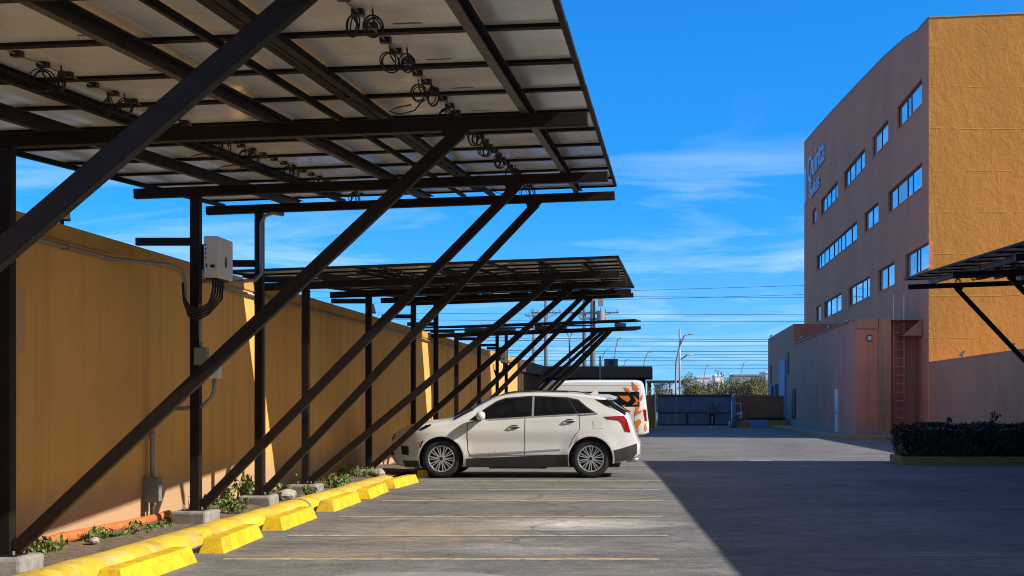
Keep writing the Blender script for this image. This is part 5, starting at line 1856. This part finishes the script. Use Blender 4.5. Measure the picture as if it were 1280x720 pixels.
upole(682.5, 362, PD, 0.15, ((391, 1.4),), 'utility pole with a single crossarm left of the transformer pole')
upole(741, 358, PD, 0.22, ((391, 2.4), (399, 1.2)), 'thick utility pole carrying the transformer above the brown roof', True)
upole(730.5, 360, PD + 3, 0.17, ((392, 1.2),), 'utility pole close beside the transformer pole')
upole(667, 386, PD + 20, 0.12, ((395, 0.9),), 'thin farther utility pole at the left of the pole group')
x = ux(712, 105)
o = thing('utility_pole', 'slim dark pole with a forked top between the utility poles', 'utility pole', (x, 105, g(105)), 'utility poles behind the lot')
b = MB(); b.tube([(x, 105, g(105)), (x, 105, uz(424, 105))], [0.10, 0.07], 8); b.build('pole', M['pole_conc'], o)
b = MB(); b.tube([(x - 0.25, 105, uz(414, 105)), (x, 105, uz(424, 105)), (x + 0.25, 105, uz(414, 105))], 0.06, 6); b.build('fork', M['pole_conc'], o)

rw_ = random.Random(11)
ordn = ['topmost', 'second', 'third', 'fourth', 'fifth', 'sixth', 'seventh', 'eighth', 'ninth', 'tenth', 'eleventh', 'twelfth', 'thirteenth', 'lowest']
wy = [(363, 357), (371, 372), (374, 368.5), (393, 393), (402, 402), (424, 424), (426.5, 427), (433, 432), (439.5, 439), (442.5, 444), (447, 447.5), (451, 450), (456.5, 456), (460, 461)]
for i, (ya, yc) in enumerate(wy):
    d = PD + (i % 4) * 0.8
    za, zc = uz(ya, d), uz(yc, d)
    x0, x1 = ux(800, d), ux(1000, d)
    pts = []
    for k in range(41):
        x = -55 + 100 * k / 40
        z = za + (zc - za) * (x - x0) / (x1 - x0) * (1 if i < 3 else 0.7)
        z += 0.00022 * (x - 6) ** 2 * (0.6 + 0.4 * (i % 3))
        pts.append((x, d, z))
    b = MB(); b.tube(pts, 0.028 if i in (5, 6, 12, 8) else 0.019, 5)
    o = b.build('power_line', M['wire'], smooth=True)
    tag(o, ordn[i] + (' of the long power lines crossing the sky, counted from above' if i not in (0, 13) else ' of the long power lines crossing the sky behind the lot'), 'power line', 'power lines behind the lot')


def street_lamp(px, base_y, top, d, reach, label, double=False, r=0.07, lean=0.0):
    x = ux(px, d); zt_ = uz(top, d); z0 = g(d)
    o = thing('street_lamp', label, 'street lamp', (x, d, z0), 'street lamps beyond the gate')
    b = MB()
    b.tube([(x, d, z0), (x - 0.10 * reach, d, z0 + (zt_ - z0) * 0.45), (x - 0.05 * reach, d, z0 + (zt_ - z0) * 0.68), (x + 0.25 * reach, d, z0 + (zt_ - z0) * 0.86), (x + 0.65 * reach, d, zt_ - 0.1), (x + reach, d, zt_)], [r * 1.3, r, r, r * .9, r * .8, r * .7], 8)
    b.build('curved_pole', M['galv_light'], o, smooth=True)
    b = MB(); b.bar((x + reach * 0.98, d, zt_), (x + reach * 1.0 + 0.6 * reach / 1.8, d, zt_ - 0.02), 0.18, 0.09); b.build('lamp_head', M['galv_light'], o, bevel=0.02)
    if double:
        b = MB(); b.tube([(x + 0.25, d + .1, z0), (x + 0.25, d + .1, zt_ + 0.5)], r, 8); b.build('straight_pole', M['galv_light'], o, smooth=True)
        b = MB(); b.tube([(x + 0.25, d + .1, zt_ - 2.2), (x + 0.9, d + .1, zt_ - 1.75), (x + 1.4, d + .1, zt_ - 1.75)], r * .7, 8); b.build('side_arm', M['galv_light'], o, smooth=True)
    return o


street_lamp(846, 494, 418, 110, 1.0, 'tall curved street lamp with a straight mast above the blue gate', True, 0.085)
street_lamp(768, 494, 423, 135, 0.55, 'curved street lamp above the air conditioner unit', False, 0.07)
street_lamp(803.5, 494, 440, 160, 0.9, 'small curved street lamp just right of the air conditioner', False, 0.07)
street_lamp(751, 494, 437, 170, 0.9, 'faint far street lamp left of the air conditioner', False, 0.07)
street_lamp(926, 494, 452, 190, 0.8, 'small far street lamp above the trees at the right', False, 0.07)
street_lamp(880, 494, 457, 240, 0.7, 'tiny far street lamp above the middle trees', False, 0.08)
street_lamp(778, 494, 449, 220, 0.9, 'tiny far street lamp above the brown roof edge', False, 0.08)

# ------------------------------------------------------------------ trees beyond the gate
def tree(px, top, d, wd, label, seed, dens=1.0):
    rnd = random.Random(seed)
    x = ux(px, d); zt_ = uz(top, d); z0 = g(d)
    o = thing('tree', label, 'tree', (x, d, z0), 'trees beyond the gate')
    hgt = zt_ - z0
    tr, lf = MB(), MB()
    tr.tube([(x, d, z0), (x + 0.06, d, z0 + hgt * 0.25), (x - 0.04, d, z0 + hgt * 0.42)], [0.14, 0.10, 0.08], 8)
    for k in range(11):
        a = rnd.uniform(0, 2 * PI); rr_ = wd * rnd.uniform(0.35, 0.95)
        e = Vector((x + rr_ * math.cos(a), d + rr_ * math.sin(a), z0 + hgt * rnd.uniform(0.55, 0.97)))
        s_ = Vector((x, d, z0 + hgt * rnd.uniform(0.25, 0.45)))
        md = s_.lerp(e, 0.5) + Vector((0, 0, 0.25))
        tr.tube([s_, md, e], [0.055, 0.035, 0.012], 5)
        for q in range(int(11 * dens)):
            c = s_.lerp(e, rnd.uniform(0.45, 1.05)) + Vector((rnd.gauss(0, .32), rnd.gauss(0, .32), rnd.gauss(0, .25)))
            rc = rnd.uniform(0.16, 0.36)
            leaves(lf, [c + Vector((rnd.gauss(0, rc), rnd.gauss(0, rc), rnd.gauss(0, rc * .8))) for _ in range(34)], 0.085, rnd)
    tr.build('trunk', M['bark'], o, smooth=True)
    lf.build('crown', M['leaf_tree'], o)


for a in ((866, 470, 114, 1.25, 'round olive tree nearest the tall street lamp', 1, 0.9), (884, 474, 118, 1.1, 'low olive tree second from the tall street lamp', 2, 0.8),
          (907, 467, 113, 1.5, 'sparse pale tree in the middle of the row beyond the gate', 3, 0.6), (934, 469, 112, 1.5, 'wide green tree second from the annex end', 4, 1.0),
          (953, 471, 115, 1.1, 'green tree touching the annex corner in the view', 5, 1.0), (828, 483, 112, 1.0, 'small tree beyond the left end of the gate', 6, 0.7)):
    tree(*a)

# ------------------------------------------------------------------ far buildings
def far_building(pxa, pxb, top, d, mat, label, nwin=3):
    o = thing('distant_building', label, 'building', (ux((pxa + pxb) / 2, d), d, g(d)), 'buildings far beyond the gate')
    m_ = MB(); m_.box(ux(pxa, d), ux(pxb, d), d, d + 14, -0.4, uz(top, d)); m_.build('wall', mat, o)
    m_ = MB(); m_.box(ux(pxa, d) - .15, ux(pxb, d) + .15, d - 0.15, d + 14.1, uz(top, d) + .002, uz(top, d) + .3); m_.build('parapet', mat, o)
    for k in range(nwin):
        xa = ux(pxa, d) + (ux(pxb, d) - ux(pxa, d)) * (k + 0.3) / nwin
        m_ = MB(); m_.box(xa, xa + (ux(pxb, d) - ux(pxa, d)) * 0.4 / nwin, d - 0.05, d - 0.002, uz(top, d) * 0.45, uz(top, d) * 0.8); m_.build('window', M['darkglass'], o)


far_building(818, 829, 481, 200, M['grey_far'], 'small grey building behind the left part of the gate', 2)
far_building(831, 834.5, 479, 190, M['white_far'], 'narrow white block left of the street lamp mast', 1)
far_building(837.5, 842, 479, 190, M['white_far'], 'narrow white block touching the street lamp mast', 1)
far_building(871, 889, 472, 260, M['white_far'], 'white building showing above the low olive trees', 3)
far_building(894, 904, 470, 270, M['white_far'], 'white building peeping over the sparse pale tree', 2)
far_building(916, 957, 469.5, 300, M['grey_far'], 'long grey shed roof above the right hand trees', 4)
far_building(957.5, 966, 466, 230, M['white_far'], 'white block between the right hand trees and the annex', 1)
fb = thing('footbridge', 'dark level footbridge beyond the left end of the gate', 'bridge', (ux(835, 150), 150, g(150)))
m_ = MB(); m_.box(ux(808, 150), ux(862, 150), 150, 152, uz(478.5, 150), uz(475.5, 150)); m_.build('deck', M['brown_dark'], fb)
m_ = MB(); m_.box(ux(809, 150), ux(814, 150), 150.2, 151.8, -0.3, uz(478.5, 150)); m_.build('pier', M['brown_dark'], fb)
m_ = MB(); m_.box(ux(856, 150), ux(859, 150), 150.2, 151.8, -0.3, uz(478.5, 150)); m_.build('pier', M['brown_dark'], fb)
